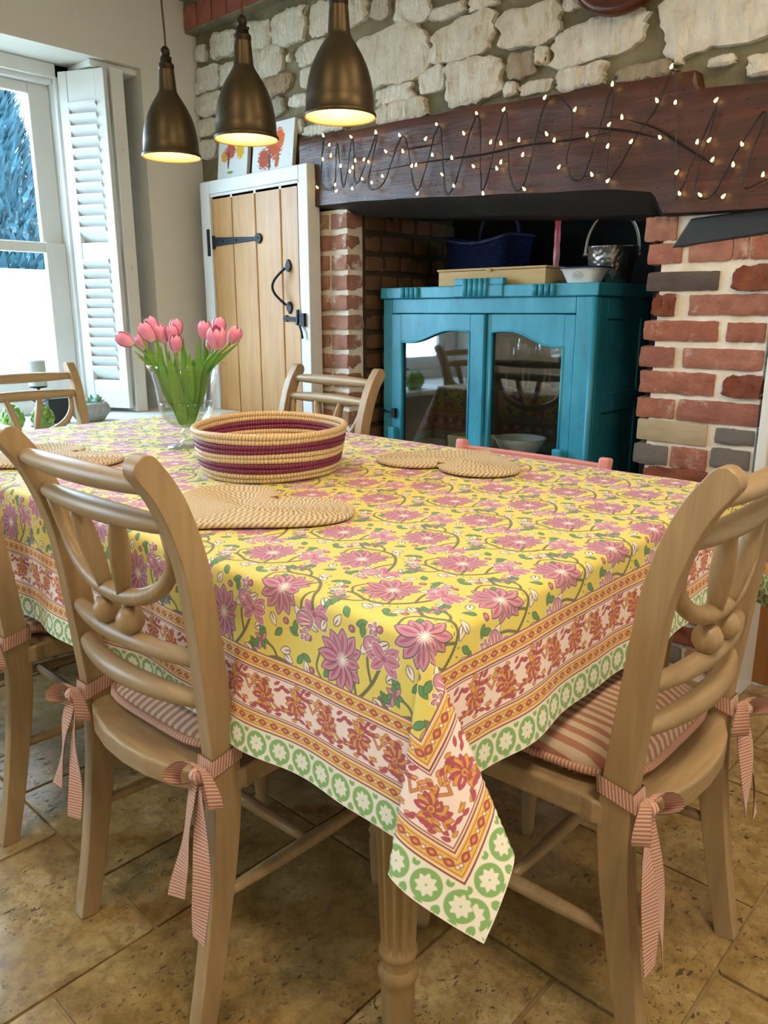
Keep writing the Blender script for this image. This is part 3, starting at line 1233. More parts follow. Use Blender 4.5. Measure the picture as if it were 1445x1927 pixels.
# ---- right chimney pier, course by course from the photograph
m = MB()
m.box((-1.04, 2.363, 0), (-0.716, 2.45, 1.425))
pier_r = m.build('wall_pier_right', 'lime_mortar')
struct(pier_r)
rb = [rough_block('red_brick_mesh', 'red_brick', 80 + i, 0.006, (14, 3, 6)) for i in range(5)]
special = {k: rough_block(k + '_mesh', k, 90 + a, am, (14, 3, 6), dm) for a, (k, am, dm) in enumerate((('old_timber', 0.003, (0.25, 0.1, 0.06)), ('pale_timber', 0.002, (0.25, 0.1, 0.06)), ('grey_brick', 0.008, (0.12, 0.1, 0.06)), ('rough_brick', 0.018, (0.12, 0.1, 0.07))))}
PXS = [  # (y of course top px at x~1300, [(x0, x1, kind)]) rows given as pixel boxes: x0, y0, x1, y1
    (1216, 406, 1276, 455, 'r'), (1221, 457, 1285, 498, 'r'), (1297, 450, 1381, 494, 'r'), (1382, 446, 1411, 489, 'r'), (1414, 441, 1490, 488, 'r'),
    (1218, 510, 1355, 549, 'old_timber'), (1381, 497, 1470, 548, 'rough_brick'),
    (1230, 553, 1272, 596, 'rough_brick'), (1296, 552, 1475, 595, 'r'),
    (1211, 602, 1355, 643, 'r'), (1368, 606, 1442, 645, 'r'),
    (1205, 651, 1270, 692, 'r'), (1284, 655, 1440, 697, 'r'),
    (1203, 698, 1348, 743, 'r'), (1362, 705, 1438, 750, 'rough_brick'),
    (1199, 748, 1270, 787, 'r'), (1274, 754, 1432, 799, 'r'),
    (1199, 791, 1333, 834, 'pale_timber'), (1345, 806, 1422, 838, 'grey_brick'),
    (1192, 834, 1258, 874, 'grey_brick'), (1262, 841, 1331, 884, 'r'), (1336, 843, 1413, 884, 'grey_brick'),
    (1212, 880, 1335, 912, 'rough_brick'), (1340, 886, 1412, 925, 'r')]
for i, (x0, y0, x1, y1, kd) in enumerate(PXS):
    Yp = 2.365
    a = at_y(x0, (y0 + y1) / 2, Yp)
    b = at_y(x1, (y0 + y1) / 2, Yp)
    t = at_y((x0 + x1) / 2, y0, Yp)
    d = at_y((x0 + x1) / 2, y1, Yp)
    me = rb[i % 5] if kd == 'r' else special[kd]
    xb = min(b.x, -0.712)
    child(me, 'brick', pier_r, ((a.x + xb) / 2, 2.405 + (-0.008 if kd == 'rough_brick' else 0), (t.z + d.z) / 2), (xb - a.x, 0.10, t.z - d.z), (0, rnd.uniform(-.006, .006), 0))
zc = 0.60
k = 0
while zc > 0.03:
    if k % 2:
        spans = ((-1.075, -0.86), (-0.848, -0.715))
    else:
        spans = ((-1.075, -0.97), (-0.958, -0.745))
    for s, (xa, xb) in enumerate(spans):
        me = (rb[(k + s) % 5], special['rough_brick'], special['grey_brick'])[(k * 2 + s) % 3]
        child(me, 'brick', pier_r, ((xa + xb) / 2, 2.399, zc), (xb - xa, 0.10, 0.062))
    zc -= 0.0755
    k += 1
m = MB()   # dark slate padstone under the beam
m.add([(-1.01, 2.35, 1.335), (-0.70, 2.35, 1.365), (-0.70, 2.35, 1.43), (-0.96, 2.35, 1.415), (-1.01, 2.5, 1.335), (-0.70, 2.5, 1.365), (-0.70, 2.5, 1.43), (-0.96, 2.5, 1.415)],
      [(0, 1, 2, 3), (5, 4, 7, 6), (0, 4, 5, 1), (1, 5, 6, 2), (2, 6, 7, 3), (3, 7, 4, 0)])
m.build('padstone', 'slate', pier_r, bevel=0.006)

# ---- lintel beam: hewn face, notched top on the open end, chamfered lower arris
TX = [-2.60, -2.185, -1.785, -1.489, -1.216, -1.04, -0.972, -0.958, -0.773, -0.60]
TZ = [1.841, 1.833, 1.826, 1.813, 1.803, 1.801, 1.797, 1.748, 1.733, 1.728]
BX = [-2.60, -2.483, -2.322, -2.058, -1.777, -1.56, -1.188, -1.06, -1.03, -0.90, -0.60]
BZ = [1.578, 1.576, 1.574, 1.564, 1.547, 1.534, 1.512, 1.490, 1.432, 1.425, 1.423]
CX_ = [-2.60, -2.52, -2.272, -1.735, -1.119, -1.05, -1.03, -0.60]
CZ_ = [1.566, 1.564, 1.526, 1.488, 1.440, 1.434, 1.424, 1.418]
m = MB()
nx_, nz_ = 150, 14
rows = []
for i in range(nx_ + 1):
    x = -2.60 + (2.0) * i / nx_
    zt_, zb_ = interp(x, TX, TZ), interp(x, BX, BZ)
    zc_ = min(interp(x, CX_, CZ_), zb_ - 0.002)
    edge = 1.0 if x < -1.04 else 0.15
    col = [(x, 2.74, zt_), (x, 2.34, zt_ + 0.002)]
    for j in range(nz_ + 1):
        z_ = zt_ + (zb_ - zt_) * j / nz_
        yy = 2.312 + 0.006 * noise.noise(Vector((x * 3, z_ * 9, 0))) + 0.003 * noise.noise(Vector((x * 9, z_ * 40, 3)))
        if j in (0,):
            yy += 0.008
        col.append((x, yy, z_ + 0.003 * noise.noise(Vector((x * 6, j, 5)))))
    col.append((x, 2.312 + 0.085 * edge, zc_))
    col.append((x, 2.74, zc_ + 0.01))
    rows.append(col)
nc = len(rows[0])
v = [p for r in rows for p in r]
f, mi = [], []
for i in range(nx_):
    for j in range(nc - 1):
        f.append((i * nc + j, i * nc + j + 1, (i + 1) * nc + j + 1, (i + 1) * nc + j))
    f.append((i * nc + nc - 1, i * nc, (i + 1) * nc, (i + 1) * nc + nc - 1))
f.append(tuple(range(nc))[::-1])
f.append(tuple(nx_ * nc + j for j in range(nc)))
mb = MB().add(v, f)
mb.mi = []
for i in range(nx_):
    for j in range(nc):
        mb.mi.append(1 if j >= nc - 3 else 0)
mb.mi += [0, 0]
beam = mb.build('beam', ['beam_oak', 'beam_soot'], smooth=True, auto=35)
struct(beam, 'long dark hewn oak lintel beam over the fireplace', 'beam')
# splits in the face of the beam
for pts in ([(690, 325), (800, 305), (900, 292), (980, 275), (1080, 262), (1150, 248)], [(1170, 222), (1230, 240), (1260, 258), (1310, 290), (1345, 312)],
            [(760, 282), (830, 270)], [(1090, 240), (1170, 245), (1250, 262)]):
    m = MB()
    P = [at_y(x, y, 2.308) for x, y in pts]
    P = catmull(P, 5)
    m.tube(P, [0.0005 + 0.0026 * math.sin(PI * i / (len(P) - 1)) for i in range(len(P))], 6, squash=(1, 0.8))
    m.build('crack', 'soot', beam)

# ---- what shows through the window: grey paving, garden wall, trees
m = MB()
m.box((-30, -12, -0.4), (-3.8, 20, -0.35))
o = m.build('ground_garden', 'garden_paving')
struct(o)
gw = MB()
gw.box((-9.3, -4, -0.4), (-9.0, 16, 1.55))
gwo = gw.build('garden_wall', 'garden_brick')
struct(gwo, 'sunlit pale brick garden wall outside the window', 'garden wall')
m = MB()
m.box((-9.36, -4, 1.55), (-8.94, 16, 1.62))
m.build('coping', 'concrete_outside', gwo)


def conifer(x, y, h, r, seed, lab):
    rnd = random.Random(seed)
    t = thing('conifer_tree', lab, 'tree', (x, y, -0.4), 0, 'conifers behind the garden wall')
    MB().tube([(0, 0, 0), (0, 0, h * 0.8)], [0.16, 0.05], 8).build('trunk', 'door_wood', t)
    m = MB()
    for i in range(6000):
        z = rnd.random() ** 0.8
        rr = r * (1 - z) ** 0.75 * rnd.uniform(0.75, 1.05) + 0.05
        a = rnd.uniform(0, 2 * PI)
        p = Vector((rr * math.cos(a), rr * math.sin(a), 0.6 + z * (h - 0.6)))
        d = Vector((math.cos(a), math.sin(a), rnd.uniform(0.4, 1.4))).normalized() * rnd.uniform(0.12, 0.26)
        s = d.cross(Vector((0, 0, 1))).normalized() * rnd.uniform(0.03, 0.06)
        u = Vector((rnd.uniform(-.05, .05), rnd.uniform(-.05, .05), .05))
        m.add([p - s, p + s, p + d + u, p - d * 0.3 - u], [(0, 1, 2), (0, 3, 1)])
    m.lathe([(r * 0.72 * (1 - k / 12) ** 0.75 + 0.03, 0.5 + (h - 0.7) * k / 12) for k in range(13)], 14)
    m.build('foliage', 'conifer', t)


conifer(-13.0, 5.2, 5.6, 1.5, 1, 'slender bluish conifer standing tall behind the garden wall')
conifer(-13.6, 1.2, 5.0, 1.4, 2, 'broad bluish conifer with a lower crown behind the garden wall')
bt = thing('garden_bush', 'small green bush at the foot of the garden wall', 'bush', (-6.2, 2.35, -0.4))
rnd = random.Random(3)
m = MB()
for i in range(700):
    p = Vector((rnd.gauss(0, .35), rnd.gauss(0, .5), abs(rnd.gauss(0.45, .25))))
    d = Vector((rnd.uniform(-1, 1), rnd.uniform(-1, 1), rnd.uniform(-.2, 1))).normalized() * 0.1
    s = d.cross(Vector((0.2, 0.1, 1))).normalized() * 0.035
    m.add([p - s, p + s, p + d], [(0, 1, 2)])
m.build('leaves', 'bush', bt)
MB().tube([(0, 0, 0), (0, 0, 0.5)], 0.02, 6).build('stem', 'door_wood', bt)
# ==================================================================  TABLE AND CLOTH
TX0, TX1, TY0, TY1, TZT = -2.59, -0.553, 0.68, 1.76, 0.775
DU, DV = 0.222, 0.285
tb = thing('dining_table', 'long wooden dining table on turned fluted legs, draped in a printed cloth', 'table', ((TX0 + TX1) / 2, (TY0 + TY1) / 2, 0))
hx, hy = (TX1 - TX0) / 2, (TY1 - TY0) / 2
m = MB()
m.box((-hx + 0.012, -hy + 0.012, 0.735), (hx - 0.012, hy - 0.012, 0.7715))
m.build('table_top', 'table_wood', tb, bevel=0.006)
for nm, lo, hi in (('apron', (-hx + 0.12, -hy + 0.07, 0.63), (hx - 0.12, -hy + 0.095, 0.735)), ('apron', (-hx + 0.12, hy - 0.095, 0.63), (hx - 0.12, hy - 0.07, 0.735)),
                   ('apron', (-hx + 0.09, -hy + 0.1, 0.63), (-hx + 0.115, hy - 0.1, 0.735)), ('apron', (hx - 0.115, -hy + 0.1, 0.63), (hx - 0.09, hy - 0.1, 0.735))):
    m = MB()
    m.box(lo, hi)
    m.build(nm, 'table_wood', tb)


def fluted_leg():
    m = MB()
    # square block
    m.box((-0.042, -0.042, 0.60), (0.042, 0.042, 0.735))
    n = 96
    prof = [(0.042, 0.60), (0.043, 0.585), (0.036, 0.575), (0.033, 0.57), (0.042, 0.555), (0.0435, 0.545), (0.042, 0.535), (0.0395, 0.53), (0.0395, 0.505)]
    prof += [(0.0395 - 0.0115 * t, 0.505 - 0.315 * t) for t in (0.02, 0.2, 0.4, 0.6, 0.8, 0.98)]
    prof += [(0.028, 0.185), (0.030, 0.182), (0.0315, 0.176), (0.030, 0.170), (0.026, 0.166), (0.0265, 0.150), (0.031, 0.145), (0.033, 0.136), (0.031, 0.127),
             (0.0275, 0.122), (0.0275, 0.10), (0.026, 0.05), (0.023, 0.012), (0.021, 0.0)]
    verts, faces = [], []
    for i, (r, z) in enumerate(prof):
        fl = 1.0 if 9 <= i <= 14 else 0.0
        for k in range(n):
            a = 2 * PI * k / n
            ph = (a * 12 / (2 * PI)) % 1.0
            g = max(0.0, math.sin(PI * (ph - 0.16) / 0.68)) if 0.16 < ph < 0.84 else 0.0
            rr = r * (1 - 0.24 * fl * g ** 0.6)
            verts.append((rr * math.cos(a), rr * math.sin(a), z))
    for i in range(len(prof) - 1):
        for k in range(n):
            k2 = (k + 1) % n
            faces.append((i * n + k, (i + 1) * n + k, (i + 1) * n + k2, i * n + k2))
    faces.append(tuple((len(prof) - 1) * n + k for k in range(n))[::-1])
    m.add(verts, faces)
    return m


leg0 = fluted_leg().build('leg', 'table_wood', tb, smooth=True, loc=(hx - 0.12, -hy + 0.085, 0), auto=35)
for sx, sy in ((-1, -1), (-1, 1), (1, 1)):
    o = leg0.copy()
    COL.objects.link(o)
    o.location = (sx * (hx - 0.12), sy * (hy - 0.085), 0)


# ---- printed pattern of the cloth, drawn in code: field repeat, border strip, mitred corners
def hexc(h):
    return np.array([int(h[i:i + 2], 16) / 255 for i in (1, 3, 5)], dtype=np.float32)


def cloth_image():
    S = 1250.0
    SS = 2
    K = S * SS
    YEL, PINK, PINK2, DARK, STEM, GRN, WHT = map(hexc, ('#E6D45E', '#CB86A0', '#AC5074', '#4A3634', '#66703E', '#4F8E4E', '#F3E9E0'))

    class Tile:
        def __init__(s, w, h, base):
            s.w, s.h = int(round(w * K)), int(round(h * K))
            s.pw, s.ph = w, h
            yy, xx = np.mgrid[0:s.h, 0:s.w].astype(np.float32)
            s.X, s.Y = (xx + 0.5) / K, (yy + 0.5) / K
            s.a = np.empty((s.h, s.w, 3), np.float32)
            s.a[:] = base

        def rel(s, cx, cy):
            dx = (s.X - cx + s.pw / 2) % s.pw - s.pw / 2
            dy = s.Y - cy
            if s.wrapy:
                dy = (dy + s.ph / 2) % s.ph - s.ph / 2
            return dx, dy
        wrapy = True

        def put(s, mask, col):
            mk = np.clip(mask, 0, 1)[..., None]
            s.a += (col - s.a) * mk

        def sm(s, d):          # signed distance -> soft inside mask
            return np.clip(0.5 - d * K / 1.6, 0, 1)

        def petal(s, cx, cy, ang, ln, wd, col, p=0.9, off=0.0):
            dx, dy = s.rel(cx, cy)
            c, n = math.cos(ang), math.sin(ang)
            u, v = dx * c + dy * n - off, -dx * n + dy * c
            t = np.clip(u / ln, 0, 1)
            w = wd * np.maximum(np.sin(PI * t ** p), 0) ** 0.8
            d = np.maximum(np.abs(v) - w, np.maximum(-u, u - ln))
            s.put(s.sm(d), col)

        def opetal(s, cx, cy, ang, ln, wd, fill, line, ow=0.0011, p=0.9, off=0.0, halo=None):
            if halo is not None:
                s.petal(cx, cy, ang, ln + 0.0045, wd + 0.0022, halo, p, off - 0.0018)
            s.petal(cx, cy, ang, ln + 2 * ow, wd + ow, line, p, off - ow)
            s.petal(cx, cy, ang, ln, wd, fill, p, off)

        def disc(s, cx, cy, r, col, ry=None, ang=0):
            dx, dy = s.rel(cx, cy)
            c, n = math.cos(ang), math.sin(ang)
            u, v = dx * c + dy * n, -dx * n + dy * c
            ry = ry or r
            d = (np.sqrt((u / r) ** 2 + (v / ry) ** 2) - 1) * min(r, ry)
            s.put(s.sm(d), col)

        def ring(s, cx, cy, r, w, col):
            dx, dy = s.rel(cx, cy)
            s.put(s.sm(np.abs(np.hypot(dx, dy) - r) - w), col)

        def line(s, pts, w, col):
            P = [Vector((x, y, 0)) for x, y in pts]
            Q = catmull(P, 8) if len(P) > 2 else [P[0].lerp(P[1], t / 8) for t in range(9)]
            best = None
            for q in Q:
                dx, dy = s.rel(q.x, q.y)
                d2 = dx * dx + dy * dy
                best = d2 if best is None else np.minimum(best, d2)
            s.put(s.sm(np.sqrt(best) - w), col)

        def shrink(s):
            h, w = s.h // SS * SS, s.w // SS * SS
            return s.a[:h, :w].reshape(h // SS, SS, w // SS, SS, 3).mean((1, 3))

    # ---- field: pw along x, ph along y; flowers point to -x
    f = Tile(0.26, 0.16, YEL)
    for ox, oy, sg in ((0.045, 0.04, 1), (0.175, 0.12, -1)):
        def A_(x, y):
            return (ox + x, oy + y * sg)
        # vine
        for w, c in ((0.0027, DARK), (0.0020, STEM)):
            f.line([A_(-0.055, -0.055), A_(-0.030, -0.040), A_(0.005, -0.048), A_(0.035, -0.040), A_(0.060, -0.012), A_(0.075, 0.02)], w, c)
            f.line([A_(0.035, -0.040), A_(0.030, -0.020), A_(0.033, 0.0)], w * 0.8, c)
            f.line([A_(0.060, -0.012), A_(0.052, 0.010), A_(0.050, 0.030)], w * 0.8, c)
            f.line([A_(-0.030, -0.040), A_(-0.045, -0.022), A_(-0.040, 0.0)], w * 0.7, c)
            f.line([A_(0.005, -0.048), A_(-0.005, -0.060), A_(-0.020, -0.066)], w * 0.7, c)
        for k in range(9):
            f.petal(*A_(-0.02 + 0.009 * k, -0.045 + 0.004 * (k % 3)), sg * (1.2 + 0.5 * k), 0.006, 0.001, STEM)
        # white leaves and green leaves
        for (x, y, an, ln) in ((0.072, 0.040, 2.3, 0.022), (0.064, -0.030, -0.4, 0.024), (0.018, -0.058, 0.5, 0.02), (-0.045, 0.030, 2.6, 0.026), (0.085, 0.0, 0.7, 0.02), (-0.012, 0.048, 1.0, 0.020), (0.050, 0.040, -2.2, 0.02), (-0.062, -0.040, 1.9, 0.022), (0.10, 0.030, 2.0, 0.018), (0.030, -0.066, 2.9, 0.02)):
            f.opetal(*A_(x, y), sg * an, ln, 0.0055, WHT, DARK, 0.0011, 0.8)
            f.petal(*A_(x, y), sg * an, ln * 0.6, 0.0008, DARK)
        for (x, y, an) in ((-0.040, -0.052, -2.4), (-0.030, -0.030, 0.8), (0.045, -0.052, -0.9), (0.028, 0.060, 0.4), (-0.058, -0.018, 2.8), (0.040, 0.046, 1.6), (0.095, 0.012, -1.0), (0.100, -0.012, 1.2), (-0.050, -0.060, 0.2), (0.012, 0.066, 2.4)):
            f.opetal(*A_(x, y), sg * an, 0.019, 0.0048, GRN, DARK, 0.0009)
        # lotus
        lx, ly = A_(0.006, 0.004)
        for k, (an, ln, wd) in enumerate(((2.55, .034, .0078), (-2.55, .034, .0078), (2.05, .038, .0085), (-2.05, .038, .0085), (1.5, .039, .0088), (-1.5, .039, .0088),
                                          (0.95, .040, .0085), (-0.95, .040, .0085), (0.48, .042, .0082), (-0.48, .042, .0082), (0.0, .044, .0082), (PI, .026, .007))):
            f.opetal(lx, ly, PI + sg * an, ln, wd, PINK, DARK, 0.0015, 1.1, 0.004, WHT if k % 2 else None)
            f.petal(lx, ly, PI + sg * an, ln * 0.72, wd * 0.28, PINK2, 1.2, 0.009)
        for k in range(14):
            f.petal(lx, ly, k * 2 * PI / 14, 0.013, 0.0009, WHT)
        f.disc(lx, ly, 0.0035, WHT)
        # closed bud (pomegranate)
        bx, by = A_(0.036, 0.010 - 0.004)
        f.disc(bx + 0.022, by + sg * 0.034, 0.0185, WHT, 0.0145)
        f.disc(bx + 0.022, by + sg * 0.034, 0.0172, DARK, 0.0132)
        f.disc(bx + 0.022, by + sg * 0.034, 0.0162, PINK, 0.0122)
        for k in (-1, 0, 1):
            f.petal(bx + 0.034, by + sg * (0.034 + k * 0.003), PI + k * 0.28, 0.024, 0.0012, WHT)
            f.petal(bx + 0.033, by + sg * (0.036 + k * 0.005), PI + k * 0.2, 0.018, 0.0010, PINK2)
        # lily
        yx, yy_ = A_(-0.052, 0.052)
        for an, ln in ((0.0, .030), (0.7, .026), (-0.7, .026), (2.5, .030), (-2.5, .030), (PI, .027)):
            f.opetal(yx, yy_, PI + an, ln, 0.0068, PINK, PINK2, 0.0011, 1.0, 0.0, WHT)
            f.petal(yx, yy_, PI + an, ln * 0.7, 0.0014, PINK2, 1.0, 0.004)
        f.disc(yx, yy_, 0.004, PINK2)
        # green calyx flower
        gx, gy = A_(-0.030, -0.066)
        for k in range(7):
            f.opetal(gx, gy, k * 2 * PI / 7, 0.0155, 0.0036, PINK if k % 2 else GRN, DARK, 0.0009)
        f.disc(gx, gy, 0.004, PINK2)
        # little stars and round buds
        for (x, y) in ((0.058, 0.062), (0.086, -0.030)):
            for k in range(5):
                f.opetal(*A_(x, y), k * 2 * PI / 5 + 0.3, 0.010, 0.0026, PINK, DARK, 0.0007, 1.0, 0.0, WHT)
            f.disc(*A_(x, y), 0.002, WHT)
        for (x, y) in ((0.020, 0.052), (0.075, -0.050), (-0.062, 0.016)):
            f.disc(*A_(x, y), 0.0062, DARK, 0.0052)
            f.disc(*A_(x, y), 0.0054, PINK2, 0.0044)
            f.disc(*A_(x - 0.001, y), 0.0026, PINK)
    field = f.shrink()

    # ---- border strip: x along the hem, y = distance from the hem
    BW = 0.166
    CRM, GR2, PALE, OCH, RED, MAR, YL2 = map(hexc, ('#F0EEE0', '#7FB262', '#F6E2DC', '#E09E34', '#B83C52', '#7E2A30', '#E9BE48'))
    b = Tile(0.13, BW, PALE)
    b.wrapy = False

    def band(y0, y1, col):
        b.put(((b.Y >= y0) & (b.Y < y1)).astype(np.float32), col)
    band(0, 0.0465, CRM)
    for k in range(3):
        cx = 0.0217 + k * 0.13 / 3
        b.disc(cx, 0.0235, 0.0190, GR2)
        for q in range(8):
            b.petal(cx, 0.0235, q * PI / 4 + 0.2, 0.0140, 0.0044, CRM, 0.75)
        b.disc(cx, 0.0235, 0.005, CRM)
        b.disc(cx, 0.0235, 0.0013, GR2)
        for q in (-1, 1):
            b.petal(cx + 0.0217, 0.036, PI / 2 + q * 0.5, 0.0085, 0.0026, GR2)
            b.petal(cx + 0.0217 + q * 0.004, 0.001, PI / 2 + q * 0.25, 0.010, 0.0024, GR2)
        b.petal(cx + 0.0217, 0.0, PI / 2, 0.012, 0.0022, GR2)
        b.petal(cx, 0.0015, PI / 2, 0.0035, 0.006, GR2)
    for y0 in (0.0465, 0.1385):
        band(y0, y0 + 0.0275, YL2)
        band(y0 + 0.0005, y0 + 0.0022, MAR)
        band(y0 + 0.0022, y0 + 0.0042, PALE)
        band(y0 + 0.0232, y0 + 0.0252, PALE)
        band(y0 + 0.0252, y0 + 0.0268, MAR)
        band(y0 + 0.0062, y0 + 0.0070, RED)
        band(y0 + 0.0200, y0 + 0.0208, RED)
        for k in range(6):
            cx = 0.0108 + k * 0.13 / 6
            b.petal(cx - 0.0085, y0 + 0.0135, 0.0, 0.0150, 0.0048, MAR, 1.0)
            b.petal(cx - 0.0072, y0 + 0.0135, 0.0, 0.0124, 0.0038, RED, 1.0)
            b.petal(cx - 0.0045, y0 + 0.0135, 0.0, 0.007, 0.0018, OCH, 1.0)
            b.disc(cx + 0.0098, y0 + 0.0135, 0.0030, MAR)
            b.disc(cx + 0.0098, y0 + 0.0135, 0.0023, PALE)
    y0, y1 = 0.074, 0.1385
    band(y0 + 0.0015, y0 + 0.0028, MAR)
    band(y1 - 0.0028, y1 - 0.0015, MAR)
    rq = random.Random(4)
    ym = (y0 + y1) / 2
    for w, c in ((0.0022, MAR), (0.0015, OCH)):
        b.line([(0.0, ym), (0.016, ym + 0.016), (0.034, ym + 0.012), (0.050, ym - 0.010), (0.065, ym - 0.016), (0.082, ym - 0.012), (0.10, ym + 0.010), (0.115, ym + 0.016), (0.13, ym)], w, c)
    for cx, cy, up in ((0.030, ym - 0.004, 1), (0.095, ym + 0.003, -1)):
        for k in range(9):
            an = up * PI / 2 + (k - 4) * 0.42
            b.opetal(cx, cy, an, 0.0215, 0.0045, OCH if k % 2 else RED, MAR, 0.0008, 1.1)
            b.petal(cx, cy, an, 0.010, 0.0009, PALE, 1.0, 0.005)
        b.disc(cx, cy, 0.006, MAR)
        b.disc(cx, cy, 0.0048, OCH)
        b.disc(cx, cy, 0.0022, RED)
        for k in range(2):
            b.opetal(cx, cy - up * 0.004, -up * PI / 2 + (k - 0.5) * 1.3, 0.017, 0.0042, OCH, MAR, 0.0008)
    for k in range(54):
        x, y = rq.uniform(0, 0.13), rq.choice((rq.uniform(y0 + .008, y0 + .020), rq.uniform(y1 - .020, y1 - .008)))
        b.opetal(x, y, rq.choice((0.3, 0.6, -0.3, 2.8, 3.5)) + rq.uniform(-.3, .3), rq.uniform(0.009, 0.015), 0.0021, rq.choice((OCH, RED, RED)), MAR, 0.0006)
    strip = b.shrink()

    # ---- whole cloth
    Wc, Hc = (TX1 - TX0) + 2 * DU, (TY1 - TY0) + 2 * DV
    w, h = int(Wc * S), int(Hc * S)
    ix, iy = np.arange(w), np.arange(h)
    img = field[np.ix_(iy % field.shape[0], ix % field.shape[1])]
    dx = np.minimum(ix, w - 1 - ix)[None, :]
    dy = np.minimum(iy, h - 1 - iy)[:, None]
    bwp = int(BW * S)
    t = np.minimum(dx, dy)
    along = np.where(dy <= dx, np.broadcast_to(ix[None, :], t.shape), np.broadcast_to(iy[:, None], t.shape))
    sel = t < bwp
    img = img.copy()
    img[sel] = strip[np.clip(t[sel], 0, strip.shape[0] - 1), along[sel] % strip.shape[1]]
    rgba = np.ones((h, w, 4), np.float32)
    rgba[..., :3] = img
    im = bpy.data.images.new('cloth_print', w, h)
    im.pixels.foreach_set(rgba.ravel())
    im.update()
    im.pack()
    return im


m, nt, b = new_mat('printed_cloth')
tx = N(nt, 'ShaderNodeTexImage')
tx.image = cloth_image()
tc = N(nt, 'ShaderNodeTexCoord')
L(nt, tc.outputs['UV'], tx.inputs['Vector'])
weave = noise_tex(nt, coords(nt), 900, 2)
L(nt, mix(nt, mathn(nt, 'MULTIPLY', weave, 0.12), tx.outputs['Color'], '#FFFFFF'), b.inputs['Base Color'])
b.inputs['Roughness'].default_value = 0.72
b.inputs['Specular IOR Level'].default_value = 0.35
b.inputs['Sheen Weight'].default_value = 0.15
bump(nt, b, noise_tex(nt, coords(nt), 26, 4), 0.10, 0.004)


def path_on_sphere():
    """loop of hanging directions round the cloth corner, in (right, towards viewer, down) tangent angles, by arc length"""
    a_pts = [(-0.068, 0.0735), (0.0, 0.09), (0.03, 0.12), (-0.09, 0.19), (-0.155, 0.23), (-0.08, 0.31), (0.05, 0.36), (0.185, 0.38),
             (0.30, 0.35), (0.385, 0.29), (0.36, 0.235), (0.20, 0.20), (0.02, 0.17), (0.06, 0.115), (0.16, 0.10), (0.12, 0.07), (0.0735, 0.068)]
    q = catmull([Vector((x, y, 0)) for x, y in a_pts], 8)
    return q, 7 * 8


LOOP, TIP_I = path_on_sphere()
LN = [0.0]
for i in range(1, len(LOOP)):
    LN.append(LN[-1] + (LOOP[i] - LOOP[i - 1]).length)
TH_TIP = math.atan2(DU, DV)


def corner_dir(th):
    """unit direction for the cloth ray at angle th (0 = long side hang, pi/2 = end hang)"""
    if th <= TH_TIP:
        s = LN[TIP_I] * th / TH_TIP
    else:
        s = LN[TIP_I] + (LN[-1] - LN[TIP_I]) * (th - TH_TIP) / (PI / 2 - TH_TIP)
    a = interp(s, LN, [p.x for p in LOOP])
    c = interp(s, LN, [p.y for p in LOOP])
    vec = RIGHT * math.sin(a) - FH * math.sin(c) + Vector((0, 0, -math.sqrt(max(0.05, 1 - math.sin(a) ** 2 - math.sin(c) ** 2))))
    return vec.normalized()


RAD = 0.016


def roll(o, out, d):
    """distance o past an edge: rolls over radius RAD then follows unit direction d; out = outward horizontal"""
    q = RAD * PI / 2
    if o < q:
        a = o / RAD
        return out * (RAD * math.sin(a)) + Vector((0, 0, -RAD * (1 - math.cos(a))))
    return out * RAD + Vector((0, 0, -RAD)) + d * (o - q)


def crease(x, y):
    z = 0.0
    for c in (-0.98, -1.43, -1.88, -2.30):
        z += 0.0016 * math.exp(-((x - c) / 0.006) ** 2)
    for c in (1.06, 1.42):
        z += 0.0014 * math.exp(-((y - c) / 0.006) ** 2)
    z += 0.0012 * max(0, noise.noise(Vector((x * 5, y * 5, 0))))
    # little ridge running in from the near corner
    z += 0.004 * math.exp(-(((x + 0.62) * 0.75 + (y - 0.80) * 0.66) / 0.012) ** 2) * math.exp(-(((x + 0.62) * -0.66 + (y - 0.80) * 0.75) / 0.09) ** 2)
    return z


def cloth_point(x, y):
    ox = x - TX1 if x > TX1 else (TX0 - x if x < TX0 else 0)
    oy = TY0 - y if y < TY0 else (y - TY1 if y > TY1 else 0)
    sx = 1 if x > TX1 else -1
    sy = -1 if y < TY0 else 1
    cx = min(max(x, TX0), TX1)
    cy = min(max(y, TY0), TY1)
    base = Vector((cx, cy, TZT + 0.001))
    if ox == 0 and oy == 0:
        return base + Vector((0, 0, crease(x, y)))
    fall = min(1.0, max(0.0, (max(ox, oy)) / 0.2))
    if ox == 0 or oy == 0:
        if oy:
            dist = min(abs(x - TX0), abs(x - TX1))
            fl = 0.10 - 0.05 * math.exp(-((x + 1.12) / 0.3) ** 2) + (0.035 * math.sin(x * 13 + 0.8) + 0.022 * math.sin(x * 29 + 2.0)) * min(1, dist / 0.15)
            d = Vector((0, sy * math.sin(fl), -math.cos(fl)))
            return base + roll(oy, Vector((0, sy, 0)), d) + Vector((0, 0, crease(x, cy)))
        dist = min(abs(y - TY0), abs(y - TY1))
        fl = 0.10 + (0.04 * math.sin(y * 15 + 1.2) + 0.02 * math.sin(y * 31)) * min(1, dist / 0.15)
        d = Vector((sx * math.sin(fl), 0, -math.cos(fl)))
        return base + roll(ox, Vector((sx, 0, 0)), d) + Vector((0, 0, crease(cx, y)))
    rho = math.hypot(ox, oy)
    th = math.atan2(ox, oy)
    dd = corner_dir(th)
    # mirror the near corner's loop for the other corners (loop is stated for +x, -y)
    d = Vector((dd.x * sx, dd.y * -sy, dd.z))
    out = Vector((sx * math.sin(th), sy * math.cos(th), 0))
    return base + roll(rho, out, d)


